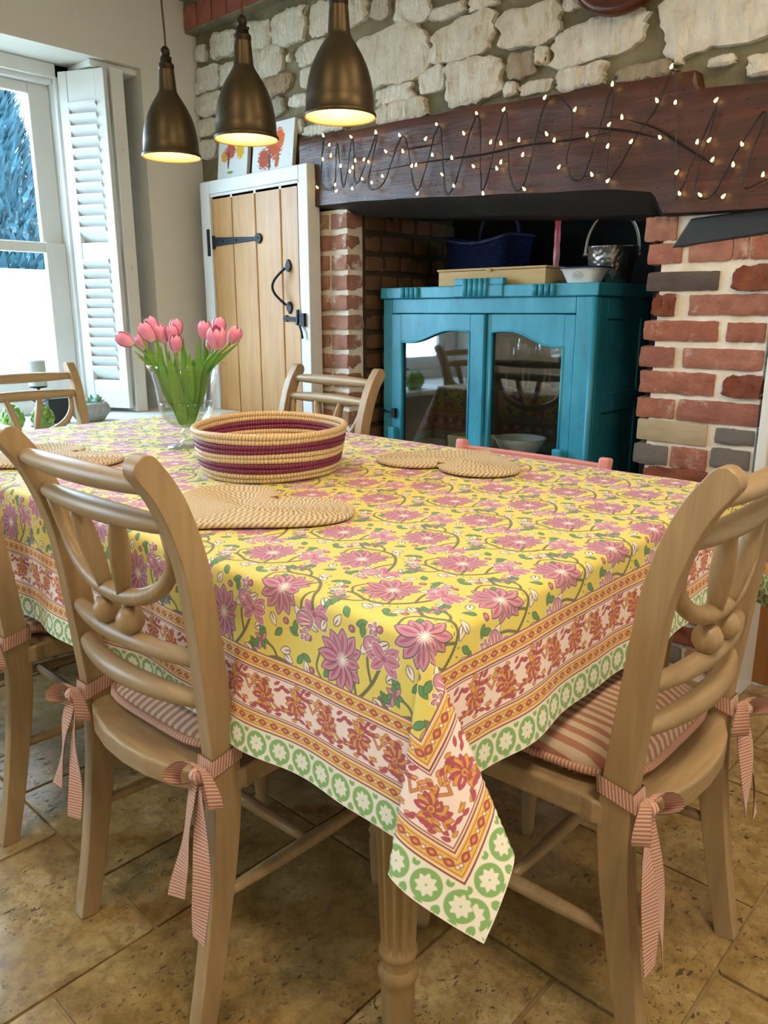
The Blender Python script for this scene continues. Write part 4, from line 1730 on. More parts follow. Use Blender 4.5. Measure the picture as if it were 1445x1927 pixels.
def axis(lo, hi, e0, e1, step):
    out = []
    x = lo
    while x < hi - 1e-6:
        out.append(x)
        near = min(abs(x - e0), abs(x - e1))
        x += step * (0.5 if near < 0.03 else 1.0)
    return out + [hi]


xs = axis(TX0 - DU, TX1 + DU, TX0, TX1, 0.0075)
ys = axis(TY0 - DV, TY1 + DV, TY0, TY1, 0.0075)
V, UVp = [], []
for y in ys:
    for x in xs:
        V.append(tuple(cloth_point(x, y)))
        UVp.append(((x - TX0 + DU) / (TX1 - TX0 + 2 * DU), (y - TY0 + DV) / (TY1 - TY0 + 2 * DV)))
nxs = len(xs)
F = [(j * nxs + i, j * nxs + i + 1, (j + 1) * nxs + i + 1, (j + 1) * nxs + i) for j in range(len(ys) - 1) for i in range(nxs - 1)]
cm = MB().add(V, F, [[UVp[k] for k in q] for q in F])
cloth = cm.build('tablecloth', 'printed_cloth', smooth=True)
tag(cloth, 'yellow and pink floral block-printed cloth with green flower hem draped over the dining table', 'tablecloth')
# ==================================================================  CHAIRS
POST = [(-0.250, 0.0), (-0.226, 0.11), (-0.206, 0.22), (-0.188, 0.34), (-0.182, 0.45), (-0.192, 0.57), (-0.205, 0.70), (-0.216, 0.785), (-0.236, 0.857), (-0.260, 0.912), (-0.288, 0.952)]


def post_y(z):
    return interp(z, [p[1] for p in POST], [p[0] for p in POST])


def post_x(z):
    return 0.192 + 0.010 * max(0, (z - 0.5)) / 0.46


def rail_pts(z0, bow, xe=None, rise=0.0):
    xe = xe or post_x(z0)
    y0 = post_y(z0)
    return [Vector((xe * t, y0 - bow * (1 - t * t), z0 + rise * (1 - t * t))) for t in [k / 8 - 1 for k in range(17)]]


def seat_outline(grow=0.0, back=0.247, n=10):
    pts = [(-0.222 - grow, 0.228 + grow), (-0.214 - grow, 0.02), (-0.208 - grow, -0.13)]
    for k in range(n + 1):
        t = k / n
        a = PI + (t) * PI
        pts.append((0.212 * math.cos(a) * (1 + grow * 4), -0.150 + (back - 0.150 + grow) * math.sin(a)))
    pts += [(0.208 + grow, -0.13), (0.214 + grow, 0.02), (0.222 + grow, 0.228 + grow)]
    return pts


def make_chair(label, group):
    t = thing('dining_chair', label, 'chair', group=group)
    for s in (-1, 1):
        pts = catmull([(s * post_x(z), y, z) for y, z in POST], 4)
        secs = []
        for p in pts:
            dd = interp(p.z, [0, 0.2, 0.42, 0.5, 0.7, 0.9, 0.962], [0.036, 0.042, 0.052, 0.048, 0.042, 0.042, 0.040])
            secs.append((0.030, dd))
        tn = (pts[-1] - pts[-2]).normalized()   # rounded, rolled-over top
        tip = pts[-1].copy()
        for e in (0.005, 0.010, 0.014, 0.017, 0.0185):
            pts.append(tip + tn * e)
            secs.append((0.030, 0.040 * math.sqrt(max(0.02, 1 - (e / 0.019) ** 2))))
        m = MB()
        m.sweep(pts, secs, (1, 0, 0))
        m.build('back_post', 'chair_wood', t, smooth=True, bevel=0.004, auto=50)
    for z0, bow, rmid, rend in ((0.922, 0.012, 0.0185, 0.011), (0.860, 0.018, 0.0185, 0.011), (0.642, 0.030, 0.0165, 0.012), (0.572, 0.036, 0.019, 0.012)):
        p = rail_pts(z0, bow)
        m = MB()
        m.tube(p, [rend + (rmid - rend) * (1 - (k / 8 - 1) ** 2) ** 0.8 for k in range(17)], 14)
        m.build('back_rail', 'chair_rail_wood', t, smooth=True)
    # bent hoop hung from the second rail
    hp = []
    for k in range(25):
        a = PI * k / 24
        x = -0.172 * math.cos(a)
        zz = 0.854 - 0.140 * math.sin(a) ** 0.75
        tt = x / 0.2
        hp.append(Vector((x, post_y(zz) - 0.024 * (1 - tt * tt), zz)))
    m = MB()
    m.tube(hp, [0.0085 + 0.0065 * math.sin(PI * k / 24) for k in range(25)], 12, squash=(1.0, 1.0))
    m.build('hoop', 'chair_wood', t, smooth=True)
    for s in (-1, 1):
        a0, a1 = Vector((s * 0.062, post_y(0.855) - 0.017, 0.855)), Vector((s * 0.026, post_y(0.72) - 0.024, 0.716))
        p = [a0.lerp(a1, k / 8) for k in range(9)]
        m = MB()
        m.tube(p, [0.008 + 0.0075 * math.sin(PI * (0.12 + 0.8 * k / 8)) for k in range(9)], 12, squash=(0.75, 1.15))
        m.build('spindle', 'chair_wood', t, smooth=True)
        m = MB()
        m.lathe([(0.005, -0.024), (0.016, -0.019), (0.0225, -0.008), (0.0225, 0.005), (0.016, 0.017), (0.008, 0.022)], 16, (0, 0, 0))
        m.build('ball', 'chair_wood', t, smooth=True, loc=(s * 0.036, post_y(0.675) - 0.027, 0.6775))
    # seat frame: ring with a wide rounded back rim
    out = seat_outline()
    inn = []
    for (x, y) in out:
        ix_ = x * 0.80
        iy_ = y - 0.045 if y > 0.1 else (y if y > -0.14 else -0.085 + (y + 0.150) * 0.55)
        if -0.14 < y < -0.1:
            iy_ = -0.075
        inn.append((ix_, iy_))
    m = MB()
    n = len(out)
    zb, zt_ = 0.410, 0.449
    v = [(x, y, zb) for x, y in out] + [(x, y, zt_) for x, y in out] + [(x, y, zb) for x, y in inn] + [(x, y, zt_) for x, y in inn]
    f = []
    for k in range(n):
        j = (k + 1) % n
        f += [(k, j, n + j, n + k), (n + k, n + j, 3 * n + j, 3 * n + k), (3 * n + k, 3 * n + j, 2 * n + j, 2 * n + k), (2 * n + k, 2 * n + j, j, k)]
    m.add(v, f)
    sf = m.build('seat_frame', 'chair_rail_wood', t, bevel=0.006, segs=3)
    # woven cane panel: strands both ways plus diagonals, clipped to the opening
    poly = inn

    def clip(p, d):
        """parameters where line p + s*d meets the opening outline"""
        ss = []
        for k in range(n):
            a, b_ = poly[k], poly[(k + 1) % n]
            ex, ey = b_[0] - a[0], b_[1] - a[1]
            den = d[0] * ey - d[1] * ex
            if abs(den) < 1e-9:
                continue
            s_ = ((a[0] - p[0]) * ey - (a[1] - p[1]) * ex) / den
            u_ = ((a[0] - p[0]) * d[1] - (a[1] - p[1]) * d[0]) / den
            if 0 <= u_ < 1:
                ss.append(s_)
        return (min(ss), max(ss)) if len(ss) >= 2 else None
    m = MB()
    for d, step, zz in (((1, 0), 0.013, 0.4365), ((0, 1), 0.013, 0.4378), ((0.707, 0.707), 0.0184, 0.4391), ((0.707, -0.707), 0.0184, 0.4404)):
        nn_ = (-d[1], d[0])
        for k in range(-22, 23):
            p = (nn_[0] * k * step, nn_[1] * k * step)
            c = clip(p, d)
            if not c:
                continue
            a, b_ = Vector((p[0] + d[0] * c[0], p[1] + d[1] * c[0], zz)), Vector((p[0] + d[0] * c[1], p[1] + d[1] * c[1], zz))
            wv = Vector((nn_[0], nn_[1], 0)) * 0.0014
            m.add([a - wv, a + wv, b_ + wv, b_ - wv], [(0, 3, 2, 1)])
    m.tube([(x, y, 0.445) for x, y in inn], 0.0045, 6, closed=True)
    m.build('cane_panel', 'cane', t)
    # front legs and stretchers
    for s in (-1, 1):
        m = MB()
        m.lathe([(0.011, 0.0), (0.014, 0.02), (0.017, 0.10), (0.015, 0.12), (0.019, 0.13), (0.015, 0.14), (0.020, 0.20), (0.021, 0.28), (0.018, 0.30), (0.0225, 0.312), (0.018, 0.325),
                 (0.0225, 0.335), (0.018, 0.345), (0.019, 0.36), (0.0215, 0.37), (0.0215, 0.411)], 18)
        m.build('front_leg', 'chair_wood', t, smooth=True, loc=(s * 0.185, 0.192, 0))
        a, b_ = Vector((s * 0.192, post_y(0.225), 0.225)), Vector((s * 0.185, 0.192, 0.205))
        m = MB()
        m.tube([a.lerp(b_, k / 8) for k in range(9)], [0.0085 + 0.0045 * math.sin(PI * k / 8) for k in range(9)], 10)
        m.build('side_stretcher', 'chair_rail_wood', t, smooth=True)
    a, b_ = Vector((-0.189, 0.0, 0.216)), Vector((0.189, 0.0, 0.216))
    m = MB()
    m.tube([a.lerp(b_, k / 8) for k in range(9)], [0.0085 + 0.0045 * math.sin(PI * k / 8) for k in range(9)], 10)
    m.build('cross_stretcher', 'chair_rail_wood', t, smooth=True)
    return t


plain('cane', '#B99463', 0.5, var='#9A7444', scale=60)
CH_GROUP = 'limed wood hoop-back dining chairs'
chA = make_chair('hoop-back wooden dining chair with a striped cushion, at the placemat near the basket', CH_GROUP)
chA.location = (-1.120, 0.806, 0)
chA.rotation_euler = (0, 0, math.radians(1.0))


def place_chair(label, loc, rz):
    c = copy_tree(chA)
    c['label'] = label
    c.location = loc
    c.rotation_euler = (0, 0, math.radians(rz))
    return c


chB = place_chair('hoop-back wooden dining chair with a striped cushion, beside the placemat nearer the window', (-1.825, 0.79, 0), -1)
chC = place_chair('hoop-back wooden dining chair with a striped cushion at the table end by the brick pier', (-0.605, 1.163, 0), 90)
chD = place_chair('hoop-back wooden dining chair at the table end in front of the windowsill', (-2.615, 1.19, 0), -90)
chE = place_chair('hoop-back wooden dining chair between the table and the oak cupboard door', (-1.990, 1.628, 0), 180)


# ---- striped seat cushions with piping and ribbon bows (rest on the chairs: things of their own)
def ribbon_bow(mb, px, side, seed, tail=0.25, spread=0.03):
    """ribbon tied round the post at x = px, knot behind it"""
    rnd = random.Random(seed)
    z0 = 0.470
    yb = post_y(z0) - 0.031
    k0 = Vector((px + side * 0.004, yb - 0.008, z0 - 0.005))
    # band round the post
    hw, hd = 0.0185, 0.030
    yc = post_y(z0)
    band = [Vector((px - hw, yb + 0.001, z0)), Vector((px - hw, yc + hd, z0 + 0.012)), Vector((px + hw, yc + hd, z0 + 0.012)), Vector((px + hw, yb + 0.001, z0)), Vector((px - hw, yb + 0.001, z0))]
    bp = []
    for i in range(4):
        bp += [band[i].lerp(band[i + 1], q / 4) for q in range(4)]
    bp.append(band[-1])
    mb.ribbon(bp, 0.029, Vector((0, 0.15, 1)))
    # knot
    mb.tube([k0 + Vector((-0.011, 0, 0.004)), k0 + Vector((-0.004, -0.006, 0)), k0 + Vector((0.004, -0.006, 0)), k0 + Vector((0.011, 0, 0.004))], [0.009, 0.013, 0.013, 0.009], 10)
    # loops
    for sg, ln in ((-1, 0.052), (1, 0.062)):
        lp = []
        for i in range(15):
            a = 2 * PI * i / 14
            r = 0.5 - 0.5 * math.cos(a)
            lp.append(k0 + Vector((sg * ln * r, -0.004 - 0.016 * r, 0.019 * math.sin(a) - 0.020 * r * r)))
        mb.ribbon(lp, [0.010 + 0.022 * (0.5 - 0.5 * math.cos(2 * PI * i / 14)) for i in range(15)], Vector((sg * 0.10, -0.85, 0.45)))
    # tails
    for sg, tl in ((-1, tail * rnd.uniform(0.78, 0.9)), (1, tail)):
        tp, wd, ws = [], [], []
        n = 18
        for i in range(n):
            q = i / (n - 1)
            tp.append(k0 + Vector((sg * (0.006 + spread * q ** 0.8) + 0.004 * math.sin(q * 7 + seed), -0.004 - 0.012 * math.sin(min(1, q * 2) * PI / 2) - 0.045 * q * 0.0 - max(0, q - .2) * 0.03,
                                   -0.006 - tl * q)))
            wd.append(0.014 + 0.018 * min(1, q * 4))
            an = 0.5 * math.sin(q * 4.5 + seed + sg)
            ws.append(Vector((math.cos(an), math.sin(an) * 0.8, 0)))
        mb.ribbon(tp, wd, ws)


def make_cushion(label, chair, seed, tails=(0.25, 0.25), puff=1.0):
    t = thing('seat_cushion', label, 'cushion', tuple(chair.location + Vector((0, 0, 0.0))), chair.rotation_euler.z, 'striped tie-on seat cushions')
    # pad: rounded square, domed both sides
    n, rings = 48, 9
    hw0, hw1, yb, yf = 0.178, 0.198, -0.190, 0.175
    v, f = [], []

    def outline(a, k=5.0):
        c, s_ = math.cos(a), math.sin(a)
        r = (abs(c) ** k + abs(s_) ** k) ** (-1 / k)
        y = s_ * r
        hw = hw0 + (hw1 - hw0) * (y + 1) / 2
        return c * r * hw, (yb + yf) / 2 + y * (yf - yb) / 2
    cen = (0, (yb + yf) / 2)
    ZM = 0.472
    prof = [(0.0, 0.027), (0.3, 0.026), (0.55, 0.0245), (0.75, 0.021), (0.88, 0.015), (0.96, 0.009), (1.0, 0.0), (0.96, -0.012), (0.85, -0.018), (0.5, -0.020), (0.0, -0.020)]
    for (q, h) in prof:
        for k in range(n):
            x, y = outline(2 * PI * k / n)
            X_, Y_ = cen[0] + (x - cen[0]) * q, cen[1] + (y - cen[1]) * q
            wob = 0.004 * noise.noise(Vector((X_ * 9, Y_ * 9, seed))) * (1 if h > 0 else 0) * (1 if q < 0.97 else 0.3)
            v.append((X_, Y_, ZM + (h * puff if h > 0 else h) + wob))
    for i in range(len(prof) - 1):
        for k in range(n):
            k2 = (k + 1) % n
            f.append((i * n + k, (i + 1) * n + k, (i + 1) * n + k2, i * n + k2))
    MB().add(v, f).build('pad', 'cushion_stripe', t, smooth=True)
    m = MB()
    m.tube([(*outline(2 * PI * k / n), ZM) for k in range(n)], 0.0065, 8, closed=True)
    m.build('piping', 'piping_stripe', t, smooth=True)
    for i, s in enumerate((-1, 1)):
        m = MB()
        ribbon_bow(m, s * 0.192, s, seed * 3 + i, tails[i], 0.022)
        m.build('tie_bow', 'ribbon_stripe', t, smooth=True)
    return t


make_cushion('striped pink and cream seat cushion on the chair beside the placemat near the basket', chA, 1, (0.225, 0.26))
make_cushion('striped pink and cream seat cushion on the chair beside the placemat nearer the window', chB, 2, (0.24, 0.20))
make_cushion('striped pink seat cushion on the chair at the table end by the brick pier', chC, 3, (0.28, 0.21), 2.3)

# ---- small pink chair behind the table
pk = thing('child_chair', 'small pink painted wooden chair tucked under the table in front of the teal cabinet', 'chair', (-1.19, 1.73, 0))
for s in (-1, 1):
    m = MB()
    m.sweep(catmull([(s * 0.215, 0.13, 0), (s * 0.222, 0.13, 0.34), (s * 0.232, 0.155, 0.60), (s * 0.240, 0.185, 0.775)], 5), [(0.030, 0.036)] * 16, (1, 0, 0))
    m.build('back_post', 'pink_paint', pk, bevel=0.008, segs=3)
    m = MB()
    m.sweep([(s * 0.2, -0.17, 0), (s * 0.2, -0.17, 0.33)], [(0.032, 0.032)] * 2, (1, 0, 0))
    m.build('front_leg', 'pink_paint', pk, bevel=0.006)
for z, h, bw in ((0.735, 0.045, 0.012), (0.58, 0.04, 0.01)):
    m = MB()
    yb_ = 0.13 + (z - 0.34) * 0.125
    p = [Vector((0.232 * (k / 6 - 1), yb_ + bw * (1 - (k / 6 - 1) ** 2), z)) for k in range(13)]
    m.sweep(p, [(h, 0.018)] * 13, (0, 0, 1))
    m.build('back_rail', 'pink_paint', pk, bevel=0.004)
m = MB()
m.box((-0.225, -0.195, 0.33), (0.225, 0.115, 0.352))
m.build('seat', 'pink_paint', pk, bevel=0.006)
# ==================================================================  OAK CUPBOARD WITH CANVASES
YC = 2.27
cup = thing('alcove_cupboard', 'white framed alcove cupboard with a plank oak door and black iron fittings', 'cupboard', (-2.88, YC, 0))


def cb_(mb, x0, x1, y0, y1, z0, z1):
    mb.box((x0 + 2.88, y0 - YC, z0), (x1 + 2.88, y1 - YC, z1))


for nm, x0, x1, z0, z1 in (('frame_stile', -3.254, -3.183, 0, 1.737), ('frame_stile', -2.528, -2.510 + 0.0, 0, 1.737), ('frame_rail', -3.183, -2.565, 1.68, 1.737)):
    m = MB()
    if x1 > -2.52:
        x0 = -2.565
    cb_(m, x0, x1, YC, YC + 0.068, z0, z1)
    m.build(nm, 'white_paint', cup, bevel=0.004)
m = MB()   # inner moulding steps
for k, (dx, dy) in enumerate(((0.012, 0.006), (0.024, 0.012))):
    cb_(m, -2.565 - dx, -2.565, YC + dy, YC + 0.03, 0, 1.68)
    cb_(m, -3.183, -2.565, YC + dy, YC + 0.03, 1.68 - dx, 1.68)
m.build('moulding', 'white_paint', cup, bevel=0.003)
m = MB()
cb_(m, -3.254, -2.510, YC + 0.066, YC + 0.095, 1.70, 1.735)
m.build('top_board', 'white_paint', cup)
dr = bpy.data.objects.new('door', None)
COL.objects.link(dr)
dr.parent = cup
xe = [-3.183, -3.033, -2.865, -2.694, -2.565]
for i in range(4):
    m = MB()
    cb_(m, xe[i] + 0.0015, xe[i + 1] - 0.0015, YC + 0.012, YC + 0.04, 0.02, 1.70)
    m.build('plank', 'oak', dr, bevel=0.006)
m = MB()   # strap hinge with a round end
v = [(-3.205, 1.500), (-3.17, 1.500), (-3.17, 1.492), (-2.86, 1.477), (-2.86, 1.462), (-3.17, 1.452), (-3.17, 1.440), (-3.205, 1.440)]
n = len(v)
m.add([(x + 2.88, 0.004, z) for x, z in v] + [(x + 2.88, 0.012, z) for x, z in v], [tuple(range(n)), tuple(range(2 * n - 1, n - 1, -1))] + [(k, n + k, n + (k + 1) % n, (k + 1) % n) for k in range(n)])
m.tube([(-2.845 + 2.88, 0.003, 1.469), (-2.845 + 2.88, 0.012, 1.469)], 0.022, 16)
for x in (-3.1, -3.0, -2.845):
    m.tube([(x + 2.88, 0.0, 1.471), (x + 2.88, 0.005, 1.471)], 0.005, 8)
m.box((-3.212 + 2.88, -0.004, 1.41), (-3.192 + 2.88, 0.008, 1.53))
m.build('strap_hinge', 'black_iron', dr, bevel=0.001)
# lower hinge, hidden behind the table, same shape
o = bpy.data.objects['strap_hinge'].copy()
COL.objects.link(o)
o.location.z -= 1.15
# ring pull with leaf plates
m = MB()
hz0, hz1, hxp = 1.185, 1.335, -2.650 + 2.88
hp = [Vector((hxp - 0.060 * math.sin(PI * t), -0.012 - 0.022 * math.sin(PI * t), hz0 + (hz1 - hz0) * t)) for t in [k / 16 for k in range(17)]]
m.tube(hp, 0.0058, 8)
for zc, sg in ((hz1 + 0.012, 1), (hz0 - 0.012, -1)):
    pl = []
    for k in range(16):
        a = 2 * PI * k / 16
        r = 1 - 0.35 * max(0, math.sin(a) * sg) ** 2 * 0
        w = 0.017 * math.cos(a) * (1 - 0.5 * max(0, math.sin(a) * sg))
        pl.append((hxp + w, zc + 0.026 * math.sin(a)))
    m.add([(x, 0.004, z) for x, z in pl] + [(x, 0.012, z) for x, z in pl], [tuple(range(16))] + [(k, 16 + k, 16 + (k + 1) % 16, (k + 1) % 16) for k in range(16)])
m.build('pull_handle', 'black_iron', dr, smooth=False)
m = MB()   # thumb latch
m.tube([(-2.672 + 2.88, 0.0, 1.128), (-2.672 + 2.88, 0.012, 1.128)], 0.014, 14)
m.sweep([(-2.672 + 2.88, 0.004, 1.128), (-2.60 + 2.88, 0.0, 1.124), (-2.545 + 2.88, -0.004, 1.124)], [(0.016, 0.01), (0.02, 0.01), (0.03, 0.01)], (0, 0, 1))
m.sweep([(-2.583 + 2.88, -0.004, 1.165), (-2.583 + 2.88, -0.008, 1.10)], [(0.010, 0.012)] * 2, (1, 0, 0))
m.box((-2.562 + 2.88, -0.014, 1.095), (-2.535 + 2.88, 0.004, 1.15))
m.tube([(-2.566 + 2.88, -0.012, 1.10), (-2.55 + 2.88, -0.016, 1.075), (-2.545 + 2.88, -0.014, 1.045)], 0.005, 8)
m.build('thumb_latch', 'black_iron', dr)

for (x0, x1, h, mt, lab, tl) in ((-3.178, -2.962, 0.205, 'painting_small', 'small canvas with a speckled yellow and pink tree, standing on the cupboard', 0.0),
                                 (-2.925, -2.655, 0.200, 'painting_large', 'wider canvas with an orange tree print, standing on the cupboard', 0.0)):
    t = thing('canvas_painting', lab, 'painting', ((x0 + x1) / 2, 2.318, 1.7372))
    w = x1 - x0
    ln = 0.025
    m = MB()
    v = [(-w / 2, 0, 0), (w / 2, 0, 0), (w / 2, 0.018, 0), (-w / 2, 0.018, 0), (-w / 2, ln, h), (w / 2, ln, h), (w / 2, ln + 0.018, h), (-w / 2, ln + 0.018, h)]
    m.add(v, [(0, 3, 2, 1), (4, 5, 6, 7), (1, 2, 6, 5), (2, 3, 7, 6), (3, 0, 4, 7)], None, 0)
    m.build('stretcher', 'canvas_edge', t)
    m = MB()
    m.add([(-w / 2, -0.0006, 0), (w / 2, -0.0006, 0), (w / 2, ln - 0.0006, h), (-w / 2, ln - 0.0006, h)], [(0, 1, 2, 3)], [[(0, 0), (1, 0), (1, 1), (0, 1)]])
    m.build('painted_face', mt, t)

# ==================================================================  TEAL CABINET IN THE FIREPLACE
KX0, KX1, KY, KD = -2.302, -1.318, 2.50, 0.42
cab = thing('glazed_cabinet', 'distressed teal cabinet with two glazed doors standing inside the fireplace', 'cabinet', ((KX0 + KX1) / 2, KY + KD / 2, 0))
KC = (KX0 + KX1) / 2


def kb(mb, x0, x1, y0, y1, z0, z1):
    mb.box((x0 - KC, y0 - KY - KD / 2, z0), (x1 - KC, y1 - KY - KD / 2, z1))


for nm, x0, x1, z0, z1 in (('stile', KX0, KX0 + 0.05, 0.0, 1.208), ('stile', KX1 - 0.075, KX1, 0.0, 1.208), ('top_rail', KX0 + 0.05, KX1 - 0.075, 1.149, 1.208), ('plinth', KX0 + 0.05, KX1 - 0.075, 0.30, 0.46)):
    m = MB()
    kb(m, x0, x1, KY, KY + 0.03, z0, z1)
    m.build(nm, 'teal_paint', cab, bevel=0.004)
m = MB()
m.tube([(KX1 - KC - 0.006, -KD / 2 + 0.006, 0.0), (KX1 - KC - 0.006, -KD / 2 + 0.006, 1.205)], 0.013, 10)
m.build('corner_bead', 'teal_paint', cab, smooth=True)
m = MB()
kb(m, KX0, KX0 + 0.02, KY + 0.03, KY + KD, 0.0, 1.208)
kb(m, KX0 + 0.02, KX1 - 0.02, KY + KD - 0.015, KY + KD, 0.3, 1.208)
kb(m, KX0 + 0.02, KX1 - 0.02, KY + 0.03, KY + KD, 0.44, 0.46)
m.build('carcass', 'cabinet_inside', cab) if 'cabinet_inside' in MATS else None
plain('cabinet_inside', '#3A2A1C', 0.7, var='#2A1E14', scale=5)
if not any(c.name.startswith('carcass') for c in cab.children):
    m.build('carcass', 'cabinet_inside', cab)
m = MB()   # side with raised frame
kb(m, KX1 - 0.02, KX1 - 0.008, KY + 0.03, KY + KD, 0.0, 1.208)
for y0, y1, z0, z1 in ((KY + 0.03, KY + 0.09, 0, 1.208), (KY + KD - 0.06, KY + KD, 0, 1.208), (KY + 0.09, KY + KD - 0.06, 1.13, 1.208), (KY + 0.09, KY + KD - 0.06, 0.80, 0.87), (KY + 0.09, KY + KD - 0.06, 0.3, 0.4)):
    kb(m, KX1 - 0.008, KX1, y0, y1, z0, z1)
m.build('side_panel', 'teal_paint', cab, bevel=0.003)
# cornice with raised crest and reeded blocks
m = MB()
kb(m, KX0 - 0.006, KX1 + 0.012, KY - 0.012, KY + KD, 1.208, 1.252)
crn = m.build('cornice', 'teal_paint', cab, bevel=0.004)
m = MB()
kb(m, -1.918, -1.690, KY - 0.016, KY + 0.012, 1.252, 1.278)
kb(m, -1.918, -1.690, KY - 0.018, KY - 0.010, 1.210, 1.253)
m.build('crest', 'teal_paint', crn, bevel=0.008, segs=3)
for xs0, n_, top in ((-2.178, 4, 1.252), (-1.862, 5, 1.279), (-1.552, 4, 1.252)):
    m = MB()
    for k in range(n_):
        x = xs0 + 0.0245 * k - KC
        m.tube([(x, -KD / 2 - 0.019, 1.211), (x, -KD / 2 - 0.019, top - 0.002)], 0.0085, 8)
    m.build('reeding', 'teal_paint', crn, smooth=True)
m = MB()
kb(m, KX0 + 0.02, KX1 - 0.02, KY + 0.03, KY + KD - 0.015, 0.845, 0.862)
m.build('shelf', 'cabinet_inside', cab)


def cab_door(x0, x1, yf, flip, gx0, gx1):
    """door frame with an S-curved glazing head, pane, moulding"""
    d = bpy.data.objects.new('door', None)
    COL.objects.link(d)
    d.parent = cab
    zb, zt_ = 0.47, 1.146
    for a, b_ in ((x0, gx0), (gx1, x1)):
        m = MB()
        kb(m, a, b_, yf, yf + 0.022, zb, zt_)
        m.build('door_stile', 'teal_paint', d, bevel=0.003)
    m = MB()
    kb(m, gx0, gx1, yf, yf + 0.022, zb, zb + 0.07)
    m.build('door_rail', 'teal_paint', d, bevel=0.003)
    n = 22
    top, bot = [], []
    for k in range(n + 1):
        t = k / n
        s = t if not flip else 1 - t
        z = 1.036 + 0.052 * (0.5 - 0.5 * math.cos(PI * min(1, max(0, (s - 0.12) / 0.62)))) - 0.006 * max(0, (s - 0.80) / 0.2) ** 2
        top.append((gx0 + (gx1 - gx0) * t, zt_))
        bot.append((gx0 + (gx1 - gx0) * t, z))
    m = MB()
    v, f = [], []
    for k in range(n + 1):
        for (x, z) in (top[k], bot[k]):
            for y in (yf, yf + 0.022):
                v.append((x - KC, y - KY - KD / 2, z))
    for k in range(n):
        a, b_ = 4 * k, 4 * k + 4
        f += [(a, a + 2, b_ + 2, b_), (a + 1, b_ + 1, b_ + 3, a + 3), (a + 2, a + 3, b_ + 3, b_ + 2), (a, b_, b_ + 1, a + 1)]
    m.add(v, f)
    m.build('door_head', 'teal_paint', d)
    m = MB()
    m.tube([(x - KC, yf - KY - KD / 2 + 0.001, z - 0.002) for x, z in bot], 0.005, 8)
    m.tube([(gx0 - KC, yf - KY - KD / 2 + 0.001, zb + 0.07), (gx0 - KC, yf - KY - KD / 2 + 0.001, bot[0][1])], 0.005, 8)
    m.tube([(gx1 - KC, yf - KY - KD / 2 + 0.001, zb + 0.07), (gx1 - KC, yf - KY - KD / 2 + 0.001, bot[-1][1])], 0.005, 8)
    m.build('glazing_bead', 'teal_paint', d, smooth=True)
    m = MB()
    kb(m, gx0 - 0.005, gx1 + 0.005, yf + 0.012, yf + 0.015, zb + 0.05, 1.10)
    m.build('pane', 'cabinet_glass', d)
    return d


dl = cab_door(KX0 + 0.053, -1.776, KY - 0.006, False, -2.195, -1.843)
d2 = cab_door(-1.772, KX1 - 0.078, KY + 0.008, True, -1.752, -1.440)
m = MB()   # wire hook catch
p0 = Vector((-2.235 - KC, -KD / 2 - 0.016, 0.735))
m.tube([p0 + Vector((0.0, 0, 0)), p0 + Vector((-0.03, -0.004, 0.004)), p0 + Vector((-0.055, -0.006, 0.0)), p0 + Vector((-0.065, -0.008, 0.008)), p0 + Vector((-0.055, -0.008, 0.014)), p0 + Vector((-0.035, -0.004, 0.008))], 0.0035, 6)
m.box(tuple(p0 + Vector((-0.004, -0.004, -0.02))), tuple(p0 + Vector((0.016, 0.01, 0.02))))
m.build('hook_catch', 'black_iron', dl)
for x, z in ((-2.233, 0.665), (-1.425, 0.66)):
    m = MB()
    m.box((x - 0.018 - KC, -KD / 2 - 0.03, z - 0.05), (x + 0.018 - KC, -KD / 2 - 0.002, z + 0.01))
    m.build('turn_button', 'teal_paint', cab, bevel=0.004)

# ---- inside the cabinet: glasses above, bowls below
gp = [(0.002, 0.0), (0.033, 0.001), (0.033, 0.003), (0.006, 0.006), (0.0042, 0.02), (0.0042, 0.085), (0.010, 0.092), (0.030, 0.115), (0.037, 0.145), (0.035, 0.175), (0.030, 0.198)]
g0 = None
for i, (x, y) in enumerate(((-1.735, 2.60), (-1.650, 2.585), (-1.565, 2.60), (-1.485, 2.58), (-1.69, 2.69), (-1.60, 2.70), (-1.52, 2.69))):
    if g0 is None:
        g0 = thing('wine_glass', 'clear stemmed wine glass on the shelf behind the cabinet door', 'glass', (x, y, 0.8625), 0, 'wine glasses in the teal cabinet')
        MB().lathe(gp[:6], 20, close=False).build('stem', 'wine_glass', g0, smooth=True)
        MB().lathe(gp[5:], 20, close=False).build('bowl', 'wine_glass', g0, smooth=True)
    else:
        c = copy_tree(g0)
        c.location = (x, y, 0.8625)


def bowl(name, lab, loc, r, h, mat='enamel_white', rim=None, sq=0.5, group=None):
    t = thing(name, lab, 'bowl', loc, 0, group)
    pr = [(r * sq, 0), (r * sq, 0.006), (r * 0.8, h * 0.55), (r, h), (r * 0.96, h + 0.001), (r * 0.76, h * 0.58), (r * sq * 0.9, 0.012), (0.001, 0.010)]
    MB().lathe(pr, 32, close=True).build('body', mat, t, smooth=True)
    if rim:
        MB().tube([(r * 0.985 * math.cos(2 * PI * k / 32), r * 0.985 * math.sin(2 * PI * k / 32), h) for k in range(32)], 0.0035, 8, closed=True).build('rim', rim, t, smooth=True)
    return t


